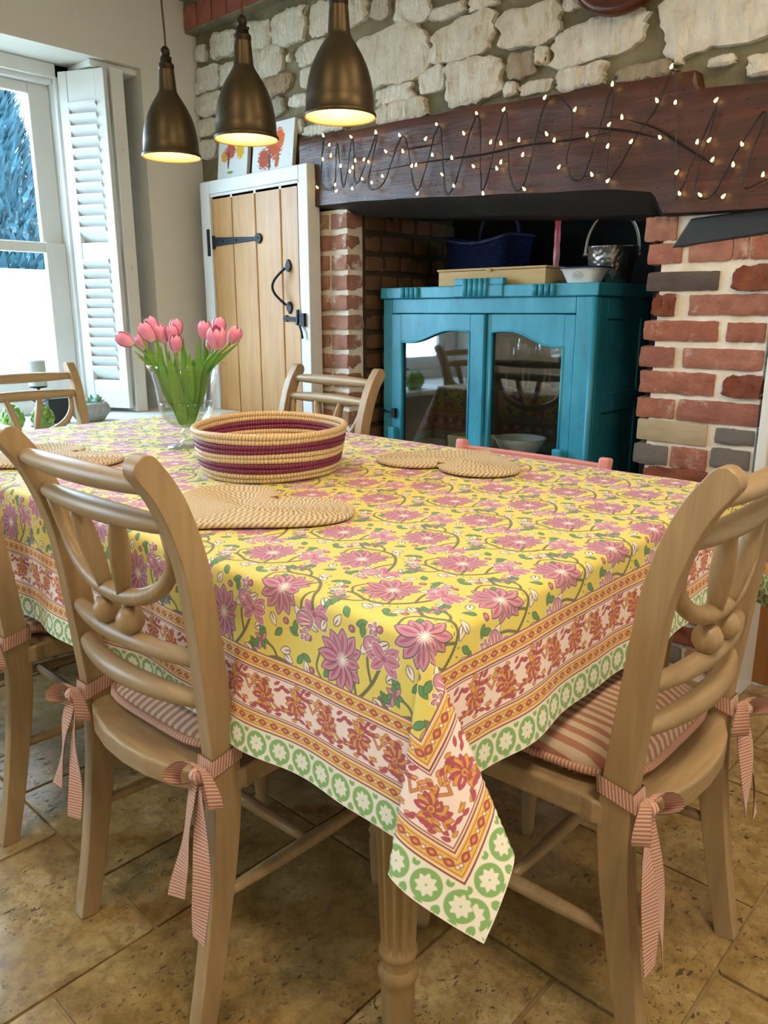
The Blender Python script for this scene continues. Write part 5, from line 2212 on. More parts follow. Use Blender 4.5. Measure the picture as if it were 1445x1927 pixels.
SH = 0.4605
bowl('mixing_bowl', 'wide low white bowl under another bowl in the teal cabinet', (-1.655, 2.66, SH + 0.0), 0.135, 0.115, 'bowl_grey')
bowl('deep_bowl', 'deeper white bowl stacked on a wide bowl in the teal cabinet', (-1.70, 2.66, SH + 0.118), 0.105, 0.085)
bowl('soup_bowl', 'white bowl with dark rim low in the teal cabinet', (-1.462, 2.625, SH), 0.075, 0.07, 'enamel_white', 'enamel_rim')
bowl('salad_bowl', 'grey bowl with dark rim beside the pane edge in the teal cabinet', (-1.475, 2.75, SH), 0.08, 0.10, 'bowl_grey', 'enamel_rim')
bowl('terracotta_bowl', 'small terracotta bowl standing in the white rimmed bowl', (-1.455, 2.625, SH + 0.0125), 0.05, 0.045, 'ceramic_red')
# patterned cloth-covered crate behind the other pane
t = thing('wooden_crate', 'pale wooden crate with dark lettering behind the cabinet pane', 'crate', (-1.93, 2.68, SH))
for k in range(3):
    m = MB()
    m.box((-0.10, -0.07, 0.005 + 0.062 * k), (0.10, -0.06, 0.062 + 0.062 * k))
    m.box((-0.10, 0.06, 0.005 + 0.062 * k), (0.10, 0.07, 0.062 + 0.062 * k))
    m.box((-0.10, -0.06, 0.005 + 0.062 * k), (-0.09, 0.06, 0.062 + 0.062 * k))
    m.box((0.09, -0.06, 0.005 + 0.062 * k), (0.10, 0.06, 0.062 + 0.062 * k))
    m.build('slat', 'card_box', t)
m = MB()
m.box((-0.09, -0.06, 0.0), (0.09, 0.06, 0.006))
m.build('base', 'card_box', t)
m = MB()
for bx in ((0.035, 0.085, 0.045, 0.165), (0.02, 0.155, 0.062, 0.165), (0.035, 0.03, 0.045, 0.07), (0.035, 0.03, 0.075, 0.037), (0.035, 0.062, 0.075, 0.07)):
    m.box((bx[0], -0.0715, bx[1]), (bx[2], -0.0700, bx[3]))
m.build('lettering', 'enamel_rim', t)

# ---- on top of the cabinet
KT = 1.2525
t = thing('wicker_basket', 'dark blue wicker basket with dipped rim on top of the teal cabinet', 'basket', (-1.995, 2.818, KT))
m = MB()
n, rows_ = 72, 30
v, f = [], []
for j in range(rows_ + 1):
    q = j / rows_
    for k in range(n):
        a = 2 * PI * k / n
        c, s = math.cos(a), math.sin(a)
        kk = 6
        r = (abs(c) ** kk + abs(s) ** kk) ** (-1 / kk)
        topz = 0.205 - 0.030 * (1 - (c * r) ** 2) ** 1
        w = 0.006 * math.sin(k * PI + 0.0) * math.cos(j * PI) if j not in (0, rows_) else 0
        sc = 0.88 + 0.12 * q
        v.append(((0.165 * sc + 0.004 * (1 if (k // 2 + j) % 2 else -1)) * c * r, (0.11 * sc + 0.004 * (1 if (k // 2 + j) % 2 else -1)) * s * r, topz * q))
for j in range(rows_):
    for k in range(n):
        f.append((j * n + k, j * n + (k + 1) % n, (j + 1) * n + (k + 1) % n, (j + 1) * n + k))
f.append(tuple(range(n))[::-1])
m.add(v, f)
m.build('body', 'dark_blue_wicker', t)
rim = [Vector(v[rows_ * n + k]) for k in range(n)]
MB().tube(rim, 0.008, 8, closed=True).build('rim', 'dark_blue_wicker', t, smooth=True)
MB().tube([Vector((0.05, 0.0, 0)) + Vector((0.10 * math.cos(a), 0.0, 0.17 + 0.17 * math.sin(a))) for a in [PI * k / 16 for k in range(17)]], 0.007, 8).build('handle', 'dark_blue_wicker', t, smooth=True)

t = thing('flat_box', 'flat pale cardboard box with lid on top of the teal cabinet', 'box', (-1.785, 2.615, KT + 0.0005))
m = MB()
m.box((-0.245, -0.085, 0), (0.245, 0.085, 0.055))
m.build('box_body', 'card_box', t, bevel=0.002)
m = MB()
m.box((-0.25, -0.09, 0.056), (0.25, 0.09, 0.064))
m.build('lid', 'card_box', t, bevel=0.002)
m = MB()
m.box((-0.012, -0.094, 0.050), (0.012, -0.09, 0.062))
m.build('tab', 'card_box', t, bevel=0.002)
CDX = at_y(1046, 500, 2.76).x
t = thing('candle_holder', 'low dark candle holder standing behind the flat box', 'candle holder', (CDX, 2.76, KT))
MB().lathe([(0.04, 0), (0.04, 0.008), (0.014, 0.014), (0.014, 0.035), (0.010, 0.035), (0.010, 0.02)], 20).build('dish', 'black_iron', t, smooth=True)
m = MB()   # twisted taper candle
n = 18
v, f = [], []
HH = 0.40
for j in range(61):
    q = j / 60
    for k in range(n):
        a = 2 * PI * k / n
        r = (0.0118 - 0.002 * q) * (1 + 0.13 * math.cos(4 * (a - q * 9)))
        v.append((r * math.cos(a), r * math.sin(a), HH * q))
for j in range(60):
    for k in range(n):
        f.append((j * n + k, j * n + (k + 1) % n, (j + 1) * n + (k + 1) % n, (j + 1) * n + k))
f.append(tuple(60 * n + k for k in range(n)))
m.add(v, f)
o = m.build('taper_candle', 'candle_red', None, smooth=True, loc=(CDX, 2.76, KT + 0.0215))
tag(o, 'twisted taper candle fading from red to pink behind the flat box', 'candle')
t = thing('pie_dish', 'small white enamel pie dish with blue rim on the teal cabinet', 'dish', (-1.402, 2.56, KT + 0.0005), 0.0)
v_, f_ = [], []
m = MB()
lev = [(0.055, 0.034, 0.0), (0.075, 0.050, 0.042), (0.086, 0.060, 0.050), (0.084, 0.058, 0.052), (0.071, 0.046, 0.042), (0.052, 0.031, 0.004)]
n = 40
for rx, ry, z in lev:
    for k in range(n):
        a = 2 * PI * k / n
        c, s = math.cos(a), math.sin(a)
        r = (abs(c) ** 4 + abs(s) ** 4) ** (-0.25)
        v_.append((rx * c * r, ry * s * r, z))
for i in range(len(lev) - 1):
    for k in range(n):
        f_.append((i * n + k, i * n + (k + 1) % n, (i + 1) * n + (k + 1) % n, (i + 1) * n + k))
f_ += [tuple(range(n))[::-1], tuple((len(lev) - 1) * n + k for k in range(n))]
m.add(v_, f_)
m.build('body', 'enamel_white', t, smooth=True, auto=50)
MB().tube([v_[2 * n + k] for k in range(n)], 0.003, 8, closed=True).build('rim', 'enamel_rim', t, smooth=True)
plain('print_grey', '#6E7076', 0.6)
m = MB()   # faint oval maker's stamp with three small lines of print
yy = -0.0475
ring_ = [Vector((0.020 * math.cos(2 * PI * k / 24), yy - 0.011 * math.sin(2 * PI * k / 24) * 0.35 - 0.0005, 0.024 + 0.011 * math.sin(2 * PI * k / 24))) for k in range(24)]
m.tube(ring_, 0.0006, 4, closed=True)
for z, w in ((0.028, 0.012), (0.024, 0.014), (0.020, 0.009)):
    for k in range(5):
        x = -w + 2 * w * k / 4
        m.box((x - 0.0013, yy - 0.0012 - (z - 0.024) * 0.38, z - 0.0011), (x + 0.0013, yy - 0.0006 - (z - 0.024) * 0.38, z + 0.0011))
m.build('stamp', 'print_grey', t)

bc = at_y(1150, 500, 2.72)
t = thing('ice_bucket', 'hammered silver bucket with a broad strap handle on the teal cabinet', 'bucket', (bc.x, 2.72, KT + 0.0005), math.radians(38))
MB().lathe([(0.066, 0), (0.069, 0.003), (0.086, 0.095), (0.0895, 0.122), (0.092, 0.125), (0.092, 0.129), (0.086, 0.127), (0.083, 0.09), (0.063, 0.006), (0.001, 0.005)], 40).build('pail', 'hammered_metal', t, smooth=True)
hp = [Vector((0.0945 * math.cos(PI * k / 24), -0.012 * math.sin(PI * k / 24), 0.098 + 0.150 * math.sin(PI * k / 24) ** 0.85)) for k in range(25)]
m = MB()
m.sweep(hp, [(0.024, 0.006)] * 25, (0, 1, 0))
m.build('handle', 'bucket_handle', t, bevel=0.002)
for s in (-1, 1):
    m = MB()
    m.tube([(s * 0.084, 0, 0.102), (s * 0.102, 0, 0.102)], 0.008, 10)
    m.build('rivet', 'hammered_metal', t)

# ==================================================================  PENDANTS
shade_o = [(0.0185, 0.200), (0.0195, 0.191), (0.0225, 0.152), (0.0245, 0.1465), (0.0306, 0.1365), (0.0385, 0.1245), (0.0462, 0.1115), (0.0535, 0.097), (0.0592, 0.0825), (0.0640, 0.065), (0.0672, 0.048), (0.0693, 0.030), (0.0702, 0.008), (0.0735, 0.004), (0.0748, 0.0), (0.0735, -0.004)]
shade_i = [(0.0735, -0.004), (0.0700, -0.002), (0.0685, 0.008), (0.0675, 0.030), (0.0655, 0.048), (0.0622, 0.065), (0.0575, 0.0825), (0.0517, 0.097), (0.0445, 0.1115), (0.0368, 0.1245), (0.0288, 0.1365), (0.0220, 0.1465), (0.002, 0.152)]
pend = None
PLAB = ['aged brass dome pendant lamp hanging closest to the window shutter', 'aged brass dome pendant lamp hanging between two others above the table', 'aged brass dome pendant lamp hanging in front of the beam end above the basket']
for i, (x, y) in enumerate(((-1.863, 1.22), (-1.553, 1.22), (-1.244, 1.22))):
    t = thing('pendant_lamp', PLAB[i], 'pendant lamp', (x, y, 1.541), 0, 'row of brass pendant lamps')
    if pend is None:
        pend = {}
        pend['shade'] = MB().lathe(shade_o, 48, close=False).build('shade', 'aged_brass', t, smooth=True)
        pend['lining'] = MB().lathe(shade_i, 48, close=False).build('shade_lining', 'brass_inside', t, smooth=True)
        m = MB()
        m.lathe([(0.0185, 0.198), (0.0195, 0.204), (0.0195, 0.211), (0.0150, 0.216), (0.0135, 0.226), (0.010, 0.232), (0.0115, 0.238), (0.0105, 0.246), (0.006, 0.252), (0.003, 0.254)], 24)
        m.tube([(0.014, 0, 0.222), (0.022, 0, 0.222)], 0.0035, 8)
        pend['cap'] = m.build('lamp_holder', 'cap_brass', t, smooth=True, auto=40)
        m = MB()
        for k in range(3):
            a = 2 * PI * k / 3 + 0.4
            m.tube([(0.018 * math.cos(a), 0.018 * math.sin(a), 0.184), (0.0205 * math.cos(a), 0.0205 * math.sin(a), 0.184)], 0.0022, 6)
        pend['rivets'] = m.build('vent_hole', 'black_iron', t)
        m = MB()
        m.tube([Vector((0.0012 * math.sin(k * 0.9), 0.0012 * math.cos(k * 0.7), 0.252 + 0.02 * k)) for k in range(int((CEIL - 1.541 - 0.262) / 0.02))] + [Vector((0, 0, CEIL - 1.541 - 0.012))], 0.0026, 6)
        pend['cord'] = m.build('cord', 'cord_fabric', t)
        pend['rose'] = MB().lathe([(0.045, CEIL - 1.541 - 0.001), (0.045, CEIL - 1.541 - 0.012), (0.02, CEIL - 1.541 - 0.022), (0.004, CEIL - 1.541 - 0.024)], 24).build('ceiling_rose', 'aged_brass', t, smooth=True, auto=40)
        pend['bulb'] = MB().lathe([(0.008, 0.150), (0.010, 0.140), (0.016, 0.125), (0.020, 0.108), (0.020, 0.095), (0.014, 0.082), (0.004, 0.076)], 20).build('bulb', 'bulb_glow', t, smooth=True)
    else:
        for k, src in pend.items():
            o = src.copy()
            COL.objects.link(o)
            o.parent = t
    add_light('pendant_light', 'POINT', (x, y, 1.541 + 0.062), 2.2, (1.0, 0.80, 0.52), shadow_soft_size=0.015)

# ==================================================================  FAIRY LIGHTS ON THE BEAM
BL = [(13, 483), (100, 493), (50, 553), (112, 552), (145, 605), (160, 602), (235, 453), (195, 507), (220, 565), (165, 707), (291, 576), (256, 637), (335, 487), (381, 413), (480, 400), (433, 519),
      (470, 523), (370, 607), (298, 678), (405, 706), (470, 592), (455, 615), (536, 511), (550, 565), (630, 356), (637, 489), (555, 690), (740, 400), (665, 512), (682, 610), (785, 494), (802, 637),
      (877, 307), (912, 428), (865, 455), (860, 534), (945, 517), (860, 660), (1040, 367), (1093, 243), (1107, 373), (1050, 501), (1112, 630), (1122, 706), (1255, 366), (1187, 518), (1230, 512),
      (1242, 583), (1318, 601), (1282, 717), (1197, 712), (1350, 526), (1427, 638)]
BL = [(700 + x / 1.94, y / 1.94) for x, y in BL]
BL += [(560 + x / 4.817, 120 + y / 4.817) for x, y in ((232, 650), (287, 735), (300, 833), (229, 865), (389, 926), (483, 663), (522, 877), (500, 940), (473, 975), (600, 868), (642, 887), (710, 622),
                                                       (585, 1042), (670, 1075), (340, 1095), (350, 1153), (178, 1120), (495, 1130), (768, 1018))]
fl = thing('fairy_lights', 'string of warm white fairy lights on dark wire hung zigzag along the beam', 'fairy lights', (-1.7, 2.30, 1.6))
FO = Vector((-1.7, 2.30, 1.6))


def drops(px, py):
    return at_y(px, py, 2.292) - FO


m = MB()
# zigzag of the wire: peaks hooked on the top arris, valleys near the lower arris
PK = [(603, 340, 0), (607, 258, 1), (606, 345, 0), (630, 350, 0), (632, 268, 1), (648, 352, 0), (661, 260, 1), (672, 345, 0), (707, 252, 1), (695, 345, 0), (722, 345, 0), (757, 255, 1), (786, 358, 0),
      (823, 235, 1), (838, 352, 0), (855, 350, 0), (897, 215, 1), (909, 360, 0), (948, 208, 1), (960, 330, 0), (986, 350, 0), (1027, 188, 1), (1075, 215, 1), (1068, 310, 0), (1100, 330, 0), (1150, 165, 1),
      (1144, 335, 0), (1190, 270, 0), (1236, 195, 1), (1268, 135, 1), (1272, 355, 0), (1285, 350, 0), (1347, 200, 1), (1310, 350, 0), (1340, 368, 0), (1395, 270, 0), (1440, 210, 1), (1400, 345, 0), (1450, 335, 0)]
for wofs in (0.0, 2.2):
    pts = []
    for (x, y, tp) in PK:
        p = drops(x + wofs * (1 if tp else -1), y + wofs * 0.6)
        if tp:
            p.y += 0.004
        pts.append(p)
    sm = catmull(pts, 8)
    sm = [p + Vector((0.004 * noise.noise(p * 30), 0.003 * noise.noise(p * 25 + Vector((5, 0, 0))), 0.004 * noise.noise(p * 28 + Vector((0, 9, 0))))) for p in sm]
    m.tube(sm, 0.0014, 5)
for (x, y) in BL:    # short branch to each lamp
    p = drops(x, y)
    q = min(sm, key=lambda s: (s - p).length)
    m.tube([q, q.lerp(p, 0.5) + Vector((0, -0.004, -0.004)), p], 0.0011, 4)
m.build('wire', 'wire_black', fl)
b0 = None
for i, (x, y) in enumerate(BL):
    p = drops(x, y)
    if b0 is None:
        mb_ = MB().lathe([(0.0015, -0.006), (0.0038, -0.0045), (0.0042, -0.001), (0.0030, 0.004), (0.0010, 0.008)], 8)
        b0 = mb_.build('bulb', 'fairy_glow', fl, smooth=True, loc=tuple(p))
        b0.rotation_euler = (0.2, 0.3, 0)
    else:
        o = b0.copy()
        COL.objects.link(o)
        o.location = p
        o.rotation_euler = (random.uniform(-.5, .5), random.uniform(-.9, .9), 0)

# ==================================================================  ROUND FRAME ON THE STONE WALL
cc = at_y(1174, -112, 2.31)
t = thing('round_wall_frame', 'round turned dark wood frame hanging on the stone wall above the beam', 'wall frame', (cc.x, 2.33, cc.z))
prof = [(0.130, 0.0), (0.135, 0.022), (0.145, 0.030), (0.155, 0.026), (0.160, 0.030), (0.172, 0.028), (0.180, 0.018), (0.183, 0.0)]
mb_ = MB().lathe(prof, 64, close=False)
o = mb_.build('moulded_ring', 'clock_wood', t, smooth=True)
o.rotation_euler = (PI / 2, 0, 0)
o = MB().lathe([(0.132, 0.0), (0.132, 0.006)], 48).build('face', 'enamel_white', t)
o.rotation_euler = (PI / 2, 0, 0)
# ==================================================================  ON THE TABLE
ZT = TZT + 0.004
# ---- coiled oval basket
BC = Vector((-1.487, 1.205, ZT))
bk = thing('coiled_basket', 'oval coiled raffia basket with two dark red bands in the middle of the table', 'basket', tuple(BC), math.atan2(FH.y, FH.x))
coils = [('raffia', 1), ('raffia', 0), ('raffia_red', 0), ('raffia_red', 0), ('raffia', 0), ('raffia', 0), ('raffia_red', 0), ('raffia_red', 0), ('raffia', 0), ('raffia', 0)]
NCO = len(coils)
for i, (mt, rimf) in enumerate(coils):
    q = 1 - i / (NCO - 1)
    ra, rb_ = 0.188 + 0.022 * q ** 0.7, 0.160 + 0.022 * q ** 0.7
    z = 0.006 + q * 0.100
    n = 120
    wob = 0.0012
    pts = [Vector((ra * math.cos(2 * PI * k / n), rb_ * math.sin(2 * PI * k / n), z + wob * math.sin(6 * PI * k / n + i) + 0.0015 * math.sin(4 * PI * k / n + 1))) for k in range(n)]
    MB().tube(pts, 0.0066 if not rimf else 0.0075, 10, closed=True).build('coil', mt, bk, smooth=True)
for j in range(12):
    q = 1 - (j + 1) / 13
    n = 60
    MB().tube([(0.186 * q * math.cos(2 * PI * k / n) , 0.158 * q * math.sin(2 * PI * k / n), 0.006) for k in range(n)], 0.0068, 6, closed=True).build('base_coil', 'raffia', bk, smooth=True)


# ---- heart-shaped braided placemats
def heart(t):
    """closed heart, notch at +y, point at -y, about 1 wide"""
    x = math.sin(t) ** 3
    y = (13 * math.cos(t) - 5 * math.cos(2 * t) - 2 * math.cos(3 * t) - math.cos(4 * t)) / 16.0
    return x * 0.5, (y + 0.10) * 0.48


def placemat(lab, cx, cy, rz, w=0.385):
    t = thing('heart_placemat', lab, 'placemat', (cx, cy, ZT), math.radians(rz), 'braided heart placemats')
    m = MB()
    nr = 16
    for r in range(nr):
        s = 1 - (r + 0.2) / nr
        n = max(14, int(130 * s))
        P = []
        for k in range(n):
            x, y = heart(2 * PI * k / n)
            P.append(Vector((x * w * s, y * w * s * 0.95, 0.0058)))
        m.tube(P, 0.0082 if r else 0.0078, 8, closed=True, squash=(0.72, 0.92), uv0=r * 0.0173 + 0.004 * math.sin(r * 5))
    m.build('braid', 'jute', t, smooth=True)
    x, y = heart(0)
    y = y * w * 0.95
    MB().tube([(-0.004, y - 0.004, 0.006), (-0.010, y + 0.012, 0.010), (0, y + 0.022, 0.012), (0.010, y + 0.012, 0.010), (0.004, y - 0.004, 0.006)], 0.0026, 6).build('hanging_loop', 'mat_tag', t, smooth=True)
    return t


placemat('heart-shaped braided jute placemat in front of the basket', -1.180, 0.880, 6, 0.40)
placemat('heart-shaped braided jute placemat in front of the pink chair', -1.190, 1.575, 187, 0.385)
placemat('heart-shaped braided jute placemat at the seat nearer the window', -2.005, 0.865, 2, 0.40)

# ---- footed glass vase
VC = Vector((-1.905, 1.243, ZT))
va = thing('glass_vase', 'flared clear glass vase on a round foot, half filled with water', 'vase', tuple(VC))
body = [(0.005, 0.056), (0.030, 0.058), (0.054, 0.070), (0.068, 0.088), (0.0755, 0.110), (0.079, 0.140), (0.083, 0.175), (0.090, 0.205), (0.1015, 0.232)]
body_i = [(r - 0.003, z + 0.002) for r, z in body[::-1]]
MB().lathe(body + [(0.1005, 0.2335), (0.0990, 0.2325)], 56, close=False).build('bowl', 'vase_glass', va, smooth=True)
MB().lathe([(0.062, 0.0), (0.063, 0.002), (0.050, 0.007), (0.028, 0.014), (0.013, 0.022), (0.011, 0.030), (0.019, 0.037), (0.020, 0.043), (0.012, 0.050), (0.010, 0.056)], 40).build('foot', 'vase_glass', va, smooth=True)
wat = [(0.004, 0.062), (0.028, 0.062), (0.050, 0.073), (0.0640, 0.090), (0.0715, 0.111), (0.0745, 0.128), (0.0735, 0.1285), (0.001, 0.1285)]
MB().lathe(wat, 48, close=False).build('water', 'water', va, smooth=True)

# ---- tulips: petals, stem and leaves each
def petal_mesh():
    nu, nv = 7, 9
    v, f, uv = [], [], []
    for j in range(nv):
        q = j / (nv - 1)
        half = 0.95 * math.sin(PI * min(1.0, 0.16 + 0.84 * q)) ** 0.55 if q < 0.97 else 0.12
        R = 0.0035 + 0.0155 * math.sin(PI * min(1, (0.05 + q * 0.80))) ** 0.8
        for i in range(nu):
            a = (i / (nu - 1) - 0.5) * 2 * half
            rr = R * (1 + 0.05 * (1 - (2 * i / (nu - 1) - 1) ** 2))
            v.append((rr * math.cos(a), rr * math.sin(a), 0.044 * q + 0.0015 * math.cos(a * 2)))
    for j in range(nv - 1):
        for i in range(nu - 1):
            f.append((j * nu + i, j * nu + i + 1, (j + 1) * nu + i + 1, (j + 1) * nu + i))
            uv.append([(i / (nu - 1), j / (nv - 1)), ((i + 1) / (nu - 1), j / (nv - 1)), ((i + 1) / (nu - 1), (j + 1) / (nv - 1)), (i / (nu - 1), (j + 1) / (nv - 1))])
    m = MB().add(v, f, uv)
    return m


def leaf_strip(path, wmax, nrm, fold=0.25):
    """lanceolate leaf along path, folded along the midrib"""
    P = catmull(path, 6)
    n = len(P)
    v, f, uv = [], [], []
    for i, p in enumerate(P):
        q = i / (n - 1)
        w = wmax * (math.sin(PI * min(1, 0.13 + 0.87 * q)) ** 0.8) + 0.0008
        t = (P[min(i + 1, n - 1)] - P[max(i - 1, 0)]).normalized()
        s = t.cross(Vector(nrm)).normalized()
        up = s.cross(t)
        v += [p - s * w + up * w * fold, p, p + s * w + up * w * fold]
    for i in range(n - 1):
        for k in range(2):
            f.append((3 * i + k, 3 * i + k + 1, 3 * i + k + 4, 3 * i + k + 3))
            q0, q1 = i / (n - 1), (i + 1) / (n - 1)
            uv.append([(k / 2, q0), ((k + 1) / 2, q0), ((k + 1) / 2, q1), (k / 2, q1)])
    return MB().add(v, f, uv)


TUL = [  # px centre of bloom, depth offset toward viewer, lean in the picture (deg, + = to the door side), size, place
    (238, 641, 0.03, -62, 1.02, 'single pink tulip leaning far out towards the shutter'),
    (268, 646, -0.04, -40, 0.85, 'small pink tulip half hidden below the cluster near the shutter'),
    (279, 628, 0.035, -32, 1.15, 'large pink tulip leaning towards the shutter above a green leaf'),
    (287, 616, -0.03, -18, 1.0, 'pink tulip rising just behind a large leaning tulip'),
    (304, 631, 0.01, -18, 1.02, 'pink tulip between the leaning tulips and the upright cluster'),
    (331, 620, -0.02, 8, 1.0, 'topmost pink tulip of the upright trio'),
    (324, 631, 0.02, -6, 0.98, 'middle pink tulip of the upright trio'),
    (331, 649, 0.06, 4, 0.98, 'lowest and palest tulip of the upright trio'),
    (384, 624, 0.02, 6, 1.02, 'upright egg-shaped pink tulip standing apart above a dark leaf'),
    (412, 617, -0.03, 8, 1.0, 'pink tulip with open petal tips behind the broadest bloom'),
    (408, 640, 0.05, 2, 1.25, 'broad wide-open pink tulip in front of the oak door'),
    (440, 633, 0.0, 30, 1.02, 'pink tulip leaning out towards the pull handle'),
    (397, 650, -0.05, 3, 0.8, 'pale pink tulip almost hidden behind the broadest bloom')]
LEAVES = {0: [(262, 672, 0.05, 0.012), (252, 660, 0.03, 0.007)], 1: [(272, 668, -0.04, 0.012)], 2: [(266, 634, 0.06, 0.010), (300, 668, 0.065, 0.015)], 3: [(290, 652, -0.05, 0.012)],
          4: [(302, 650, 0.05, 0.013), (320, 676, 0.07, 0.016)], 5: [(345, 634, 0.0, 0.010), (350, 655, -0.05, 0.012)], 6: [(330, 668, 0.03, 0.013), (318, 660, -0.02, 0.012)], 7: [(342, 640, 0.05, 0.010), (356, 664, 0.075, 0.013)],
          8: [(370, 634, 0.04, 0.009), (364, 676, -0.04, 0.014)], 9: [(388, 650, -0.05, 0.014), (398, 660, -0.06, 0.014)], 10: [(412, 662, 0.065, 0.015), (384, 672, 0.07, 0.014)], 11: [(452, 642, 0.03, 0.009), (428, 660, 0.045, 0.014)], 12: [(380, 652, -0.03, 0.012)]}
petal0 = None
rnd = random.Random(11)
for i, (px, py, off, lean, sz, lab) in enumerate(TUL):
    # depth plane through the vase axis, facing the viewer
    d = ray(px, py)
    tt = ((VC - Vector((0, 0, CAM_H))).dot(FH) - off) / d.dot(FH)
    c = Vector((0, 0, CAM_H)) + d * tt
    la = math.radians(lean)
    axis_ = (RIGHT * math.sin(la) + Vector((0, 0, 1)) * math.cos(la) - FH * (off * 4)).normalized()
    foot = c - axis_ * 0.022 * sz
    base = VC + Vector((rnd.uniform(-.018, .018), rnd.uniform(-.018, .018), 0.066))
    t = thing('tulip', lab, 'flower', tuple(base), 0, 'pink tulips in the glass vase')
    rimp = VC + (foot - VC) * 0.0 + Vector((0, 0, 0.228))
    hor = Vector((foot.x - VC.x, foot.y - VC.y, 0))
    if hor.length > 0.078:
        hor = hor.normalized() * 0.078
    rimp += hor * 0.85
    pth = catmull([base - base, (rimp - base) * 0.55 + hor * 0.05, rimp - base, foot - base], 6)
    MB().tube(pth, 0.0033, 8).build('stem', 'tulip_stem', t, smooth=True)
    rotq = axis_.to_track_quat('Z', 'Y')
    for k in range(6):
        inner = k >= 3
        if petal0 is None:
            o = petal0 = petal_mesh().build('petal', 'tulip_petal', t, smooth=True)
        else:
            o = petal0.copy()
            COL.objects.link(o)
            o.parent = t
        s = sz * (0.94 if inner else 1.0)
        wide = 1.12 if sz > 1.2 else 1.0
        o.location = foot - base
        from mathutils import Quaternion
        o.rotation_mode = 'QUATERNION'
        o.rotation_quaternion = rotq @ Quaternion((0, 0, 1), k * 2 * PI / 3 + (PI / 3 if inner else 0) + i)
        o.scale = (s * 1.02 * wide * (0.92 if inner else 1), s * 1.02 * wide * (0.92 if inner else 1), s * 1.14)
    # broad leaves, each reaching up past the rim
    for (lx, ly, lo, lw) in LEAVES.get(i, []):
        d = ray(lx, ly)
        tip = Vector((0, 0, CAM_H)) + d * (((VC - Vector((0, 0, CAM_H))).dot(FH) - lo) / d.dot(FH))
        hh = Vector((tip.x - VC.x, tip.y - VC.y, 0))
        if hh.length > 0.075:
            hh = hh.normalized() * 0.075
        mid = VC + hh * 0.62 + Vector((0, 0, 0.150))
        rp = VC + hh * 0.95 + Vector((0, 0, 0.215))
        nr = (-FH + RIGHT * rnd.uniform(-.6, .6)).normalized()
        leaf_strip([base - base, (mid - base) * 0.5, mid - base, rp - base, tip - base], lw, nr).build('leaf', 'tulip_leaf', t, smooth=True)
    if i == 11:
        leaf_strip([rimp - base, rimp - base + RIGHT * 0.03 + Vector((0, 0, 0.012)), rimp - base + RIGHT * 0.06 + Vector((0, 0, 0.003))], 0.006, (0, 0, 1)).build('leaf', 'tulip_leaf', t, smooth=True)

# ==================================================================  ON THE WINDOWSILL
SZ = 0.6955
t = thing('candlestick', 'dark candlestick with small iron buds standing on the windowsill', 'candlestick', (-3.22, 1.405, SZ))
MB().lathe([(0.045, 0), (0.045, 0.006), (0.012, 0.014), (0.007, 0.03), (0.006, 0.155), (0.034, 0.160), (0.034, 0.166)], 24).build('stem', 'black_iron', t, smooth=True)
m = MB()
for k in range(7):
    a = 2 * PI * k / 7
    p = Vector((0.075 * math.cos(a), 0.075 * math.sin(a), 0.118 + 0.012 * (k % 2)))
    m.tube([(0, 0, 0.09), tuple(p * 0.6 + Vector((0, 0, 0.04))), tuple(p)], 0.002, 5)
    m.tube([tuple(p), tuple(p + Vector((0, 0, 0.01)))], 0.006, 6)
m.build('iron_bud', 'black_iron', t)
o = MB().lathe([(0.0355, 0), (0.0355, 0.098), (0.030, 0.104), (0.012, 0.102), (0.001, 0.101)], 28).build('pillar_candle', 'candle_blue', None, smooth=True, loc=(-3.22, 1.405, SZ + 0.1665), auto=40)
tag(o, 'thick pale blue pillar candle on the dark candlestick', 'candle')
m = MB()
m.box((-0.02, -0.045, 0), (0.02, 0.045, 0.105))
o = m.build('slate_block', 'slate', None, bevel=0.004, loc=(-3.275, 1.50, SZ))
tag(o, 'small upright dark slate block behind the green artichoke ornament', 'block')


def artichoke(lab, loc, sc):
    t = thing('artichoke_ornament', lab, 'ornament', loc, 0, 'green artichoke ornaments')
    m = MB()
    m.lathe([(0.022, 0.0), (0.028, 0.01), (0.038, 0.035), (0.036, 0.065), (0.02, 0.088), (0.004, 0.096)], 20)
    m.build('core', 'artichoke', t, smooth=True)
    sv, sf = [], []
    for j in range(5):
        q = j / 4
        for i in range(5):
            u = (i / 4 - 0.5) * 2
            w = 0.0165 * math.sin(PI * min(1, 0.25 + 0.72 * q)) ** 0.7
            sv.append((0.010 * math.sin(q * 2.2) - 0.004 * u * u - 0.012 * max(0, q - .6), u * w, 0.034 * q))
    for j in range(4):
        for i in range(4):
            sf.append((j * 5 + i, j * 5 + i + 1, (j + 1) * 5 + i + 1, (j + 1) * 5 + i))
    me0 = None
    for row in range(5):
        n = (7, 8, 8, 6, 4)[row]
        for k in range(n):
            a = 2 * PI * (k + 0.5 * (row % 2)) / n
            r = (0.026, 0.035, 0.035, 0.026, 0.012)[row]
            z = (0.006, 0.022, 0.042, 0.060, 0.074)[row]
            if me0 is None:
                o = MB().add(sv, sf).build('leaf', 'artichoke', t, smooth=True)
                o.modifiers.new('thick', 'SOLIDIFY').thickness = 0.003
                me0 = o
            else:
                o = me0.copy()
                COL.objects.link(o)
                o.parent = t
            o.location = (r * math.cos(a), r * math.sin(a), z)
            o.rotation_euler = (0, -0.15 * (row - 1.5), a)
    t.scale = (sc, sc, sc)
    return t


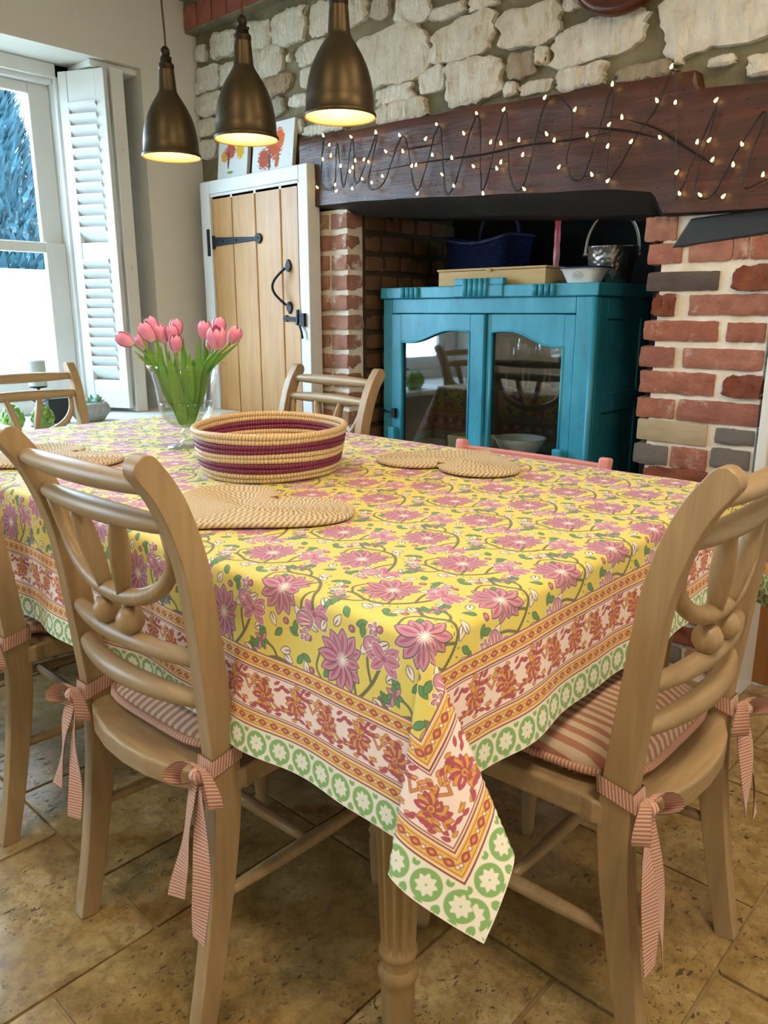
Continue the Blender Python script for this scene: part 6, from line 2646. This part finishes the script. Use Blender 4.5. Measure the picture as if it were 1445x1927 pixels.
artichoke('green artichoke ornament on the windowsill in front of the slate block', (-3.12, 1.365, SZ), 1.02)
artichoke('green artichoke ornament on the windowsill away from the slate block', (-3.165, 1.265, SZ), 1.04)
t = thing('succulent_pot', 'round grey stone pot with an embossed band, on the windowsill by the shutter', 'pot', (-3.235, 1.625, SZ))
prof = [(0.045, 0), (0.060, 0.006), (0.077, 0.030), (0.081, 0.052), (0.076, 0.074), (0.068, 0.082), (0.062, 0.080), (0.066, 0.072), (0.001, 0.068)]
MB().lathe(prof, 40).build('pot', 'pot_stone', t, smooth=True)
m = MB()
for k in range(16):
    a = 2 * PI * k / 16
    m.tube([(0.079 * math.cos(a), 0.079 * math.sin(a), 0.035), (0.083 * math.cos(a + .1), 0.083 * math.sin(a + .1), 0.05), (0.079 * math.cos(a + .2), 0.079 * math.sin(a + .2), 0.065)], 0.004, 5)
m.build('embossing', 'pot_stone', t, smooth=True)
for k, (x, y, s) in enumerate(((-0.01, -0.035, 1.0), (0.02, 0.03, 1.15), (-0.03, 0.025, 0.9), (0.03, -0.02, 0.8))):
    pl = thing('succulent', 'pale blue-green rosette succulent growing in the grey stone pot', 'plant', (-3.235 + x, 1.625 + y, SZ + 0.0685), 0, 'succulents in the grey pot')
    base0 = None
    for row in range(4):
        n = (9, 8, 6, 4)[row]
        for q in range(n):
            a = 2 * PI * (q + 0.5 * (row % 2)) / n
            if base0 is None:
                lv = [(0, -0.003, 0), (0, 0.003, 0), (0.012, 0.0075, 0.002), (0.012, -0.0075, 0.002), (0.024, 0.0, 0.006), (0.012, 0, -0.002), (0.010, 0, 0.005)]
                lf = [(0, 1, 6), (1, 2, 6), (2, 4, 6), (4, 3, 6), (3, 0, 6), (1, 0, 5), (2, 1, 5), (4, 2, 5), (3, 4, 5), (0, 3, 5)]
                o = base0 = MB().add(lv, lf).build('leaf', 'succulent', pl, smooth=True)
            else:
                o = base0.copy()
                COL.objects.link(o)
                o.parent = pl
            o.rotation_euler = (0, -(0.25 + 0.38 * row), a)
            o.location = (0, 0, 0.006 + 0.006 * row)
            o.scale = (s * (1.25 - 0.16 * row),) * 3
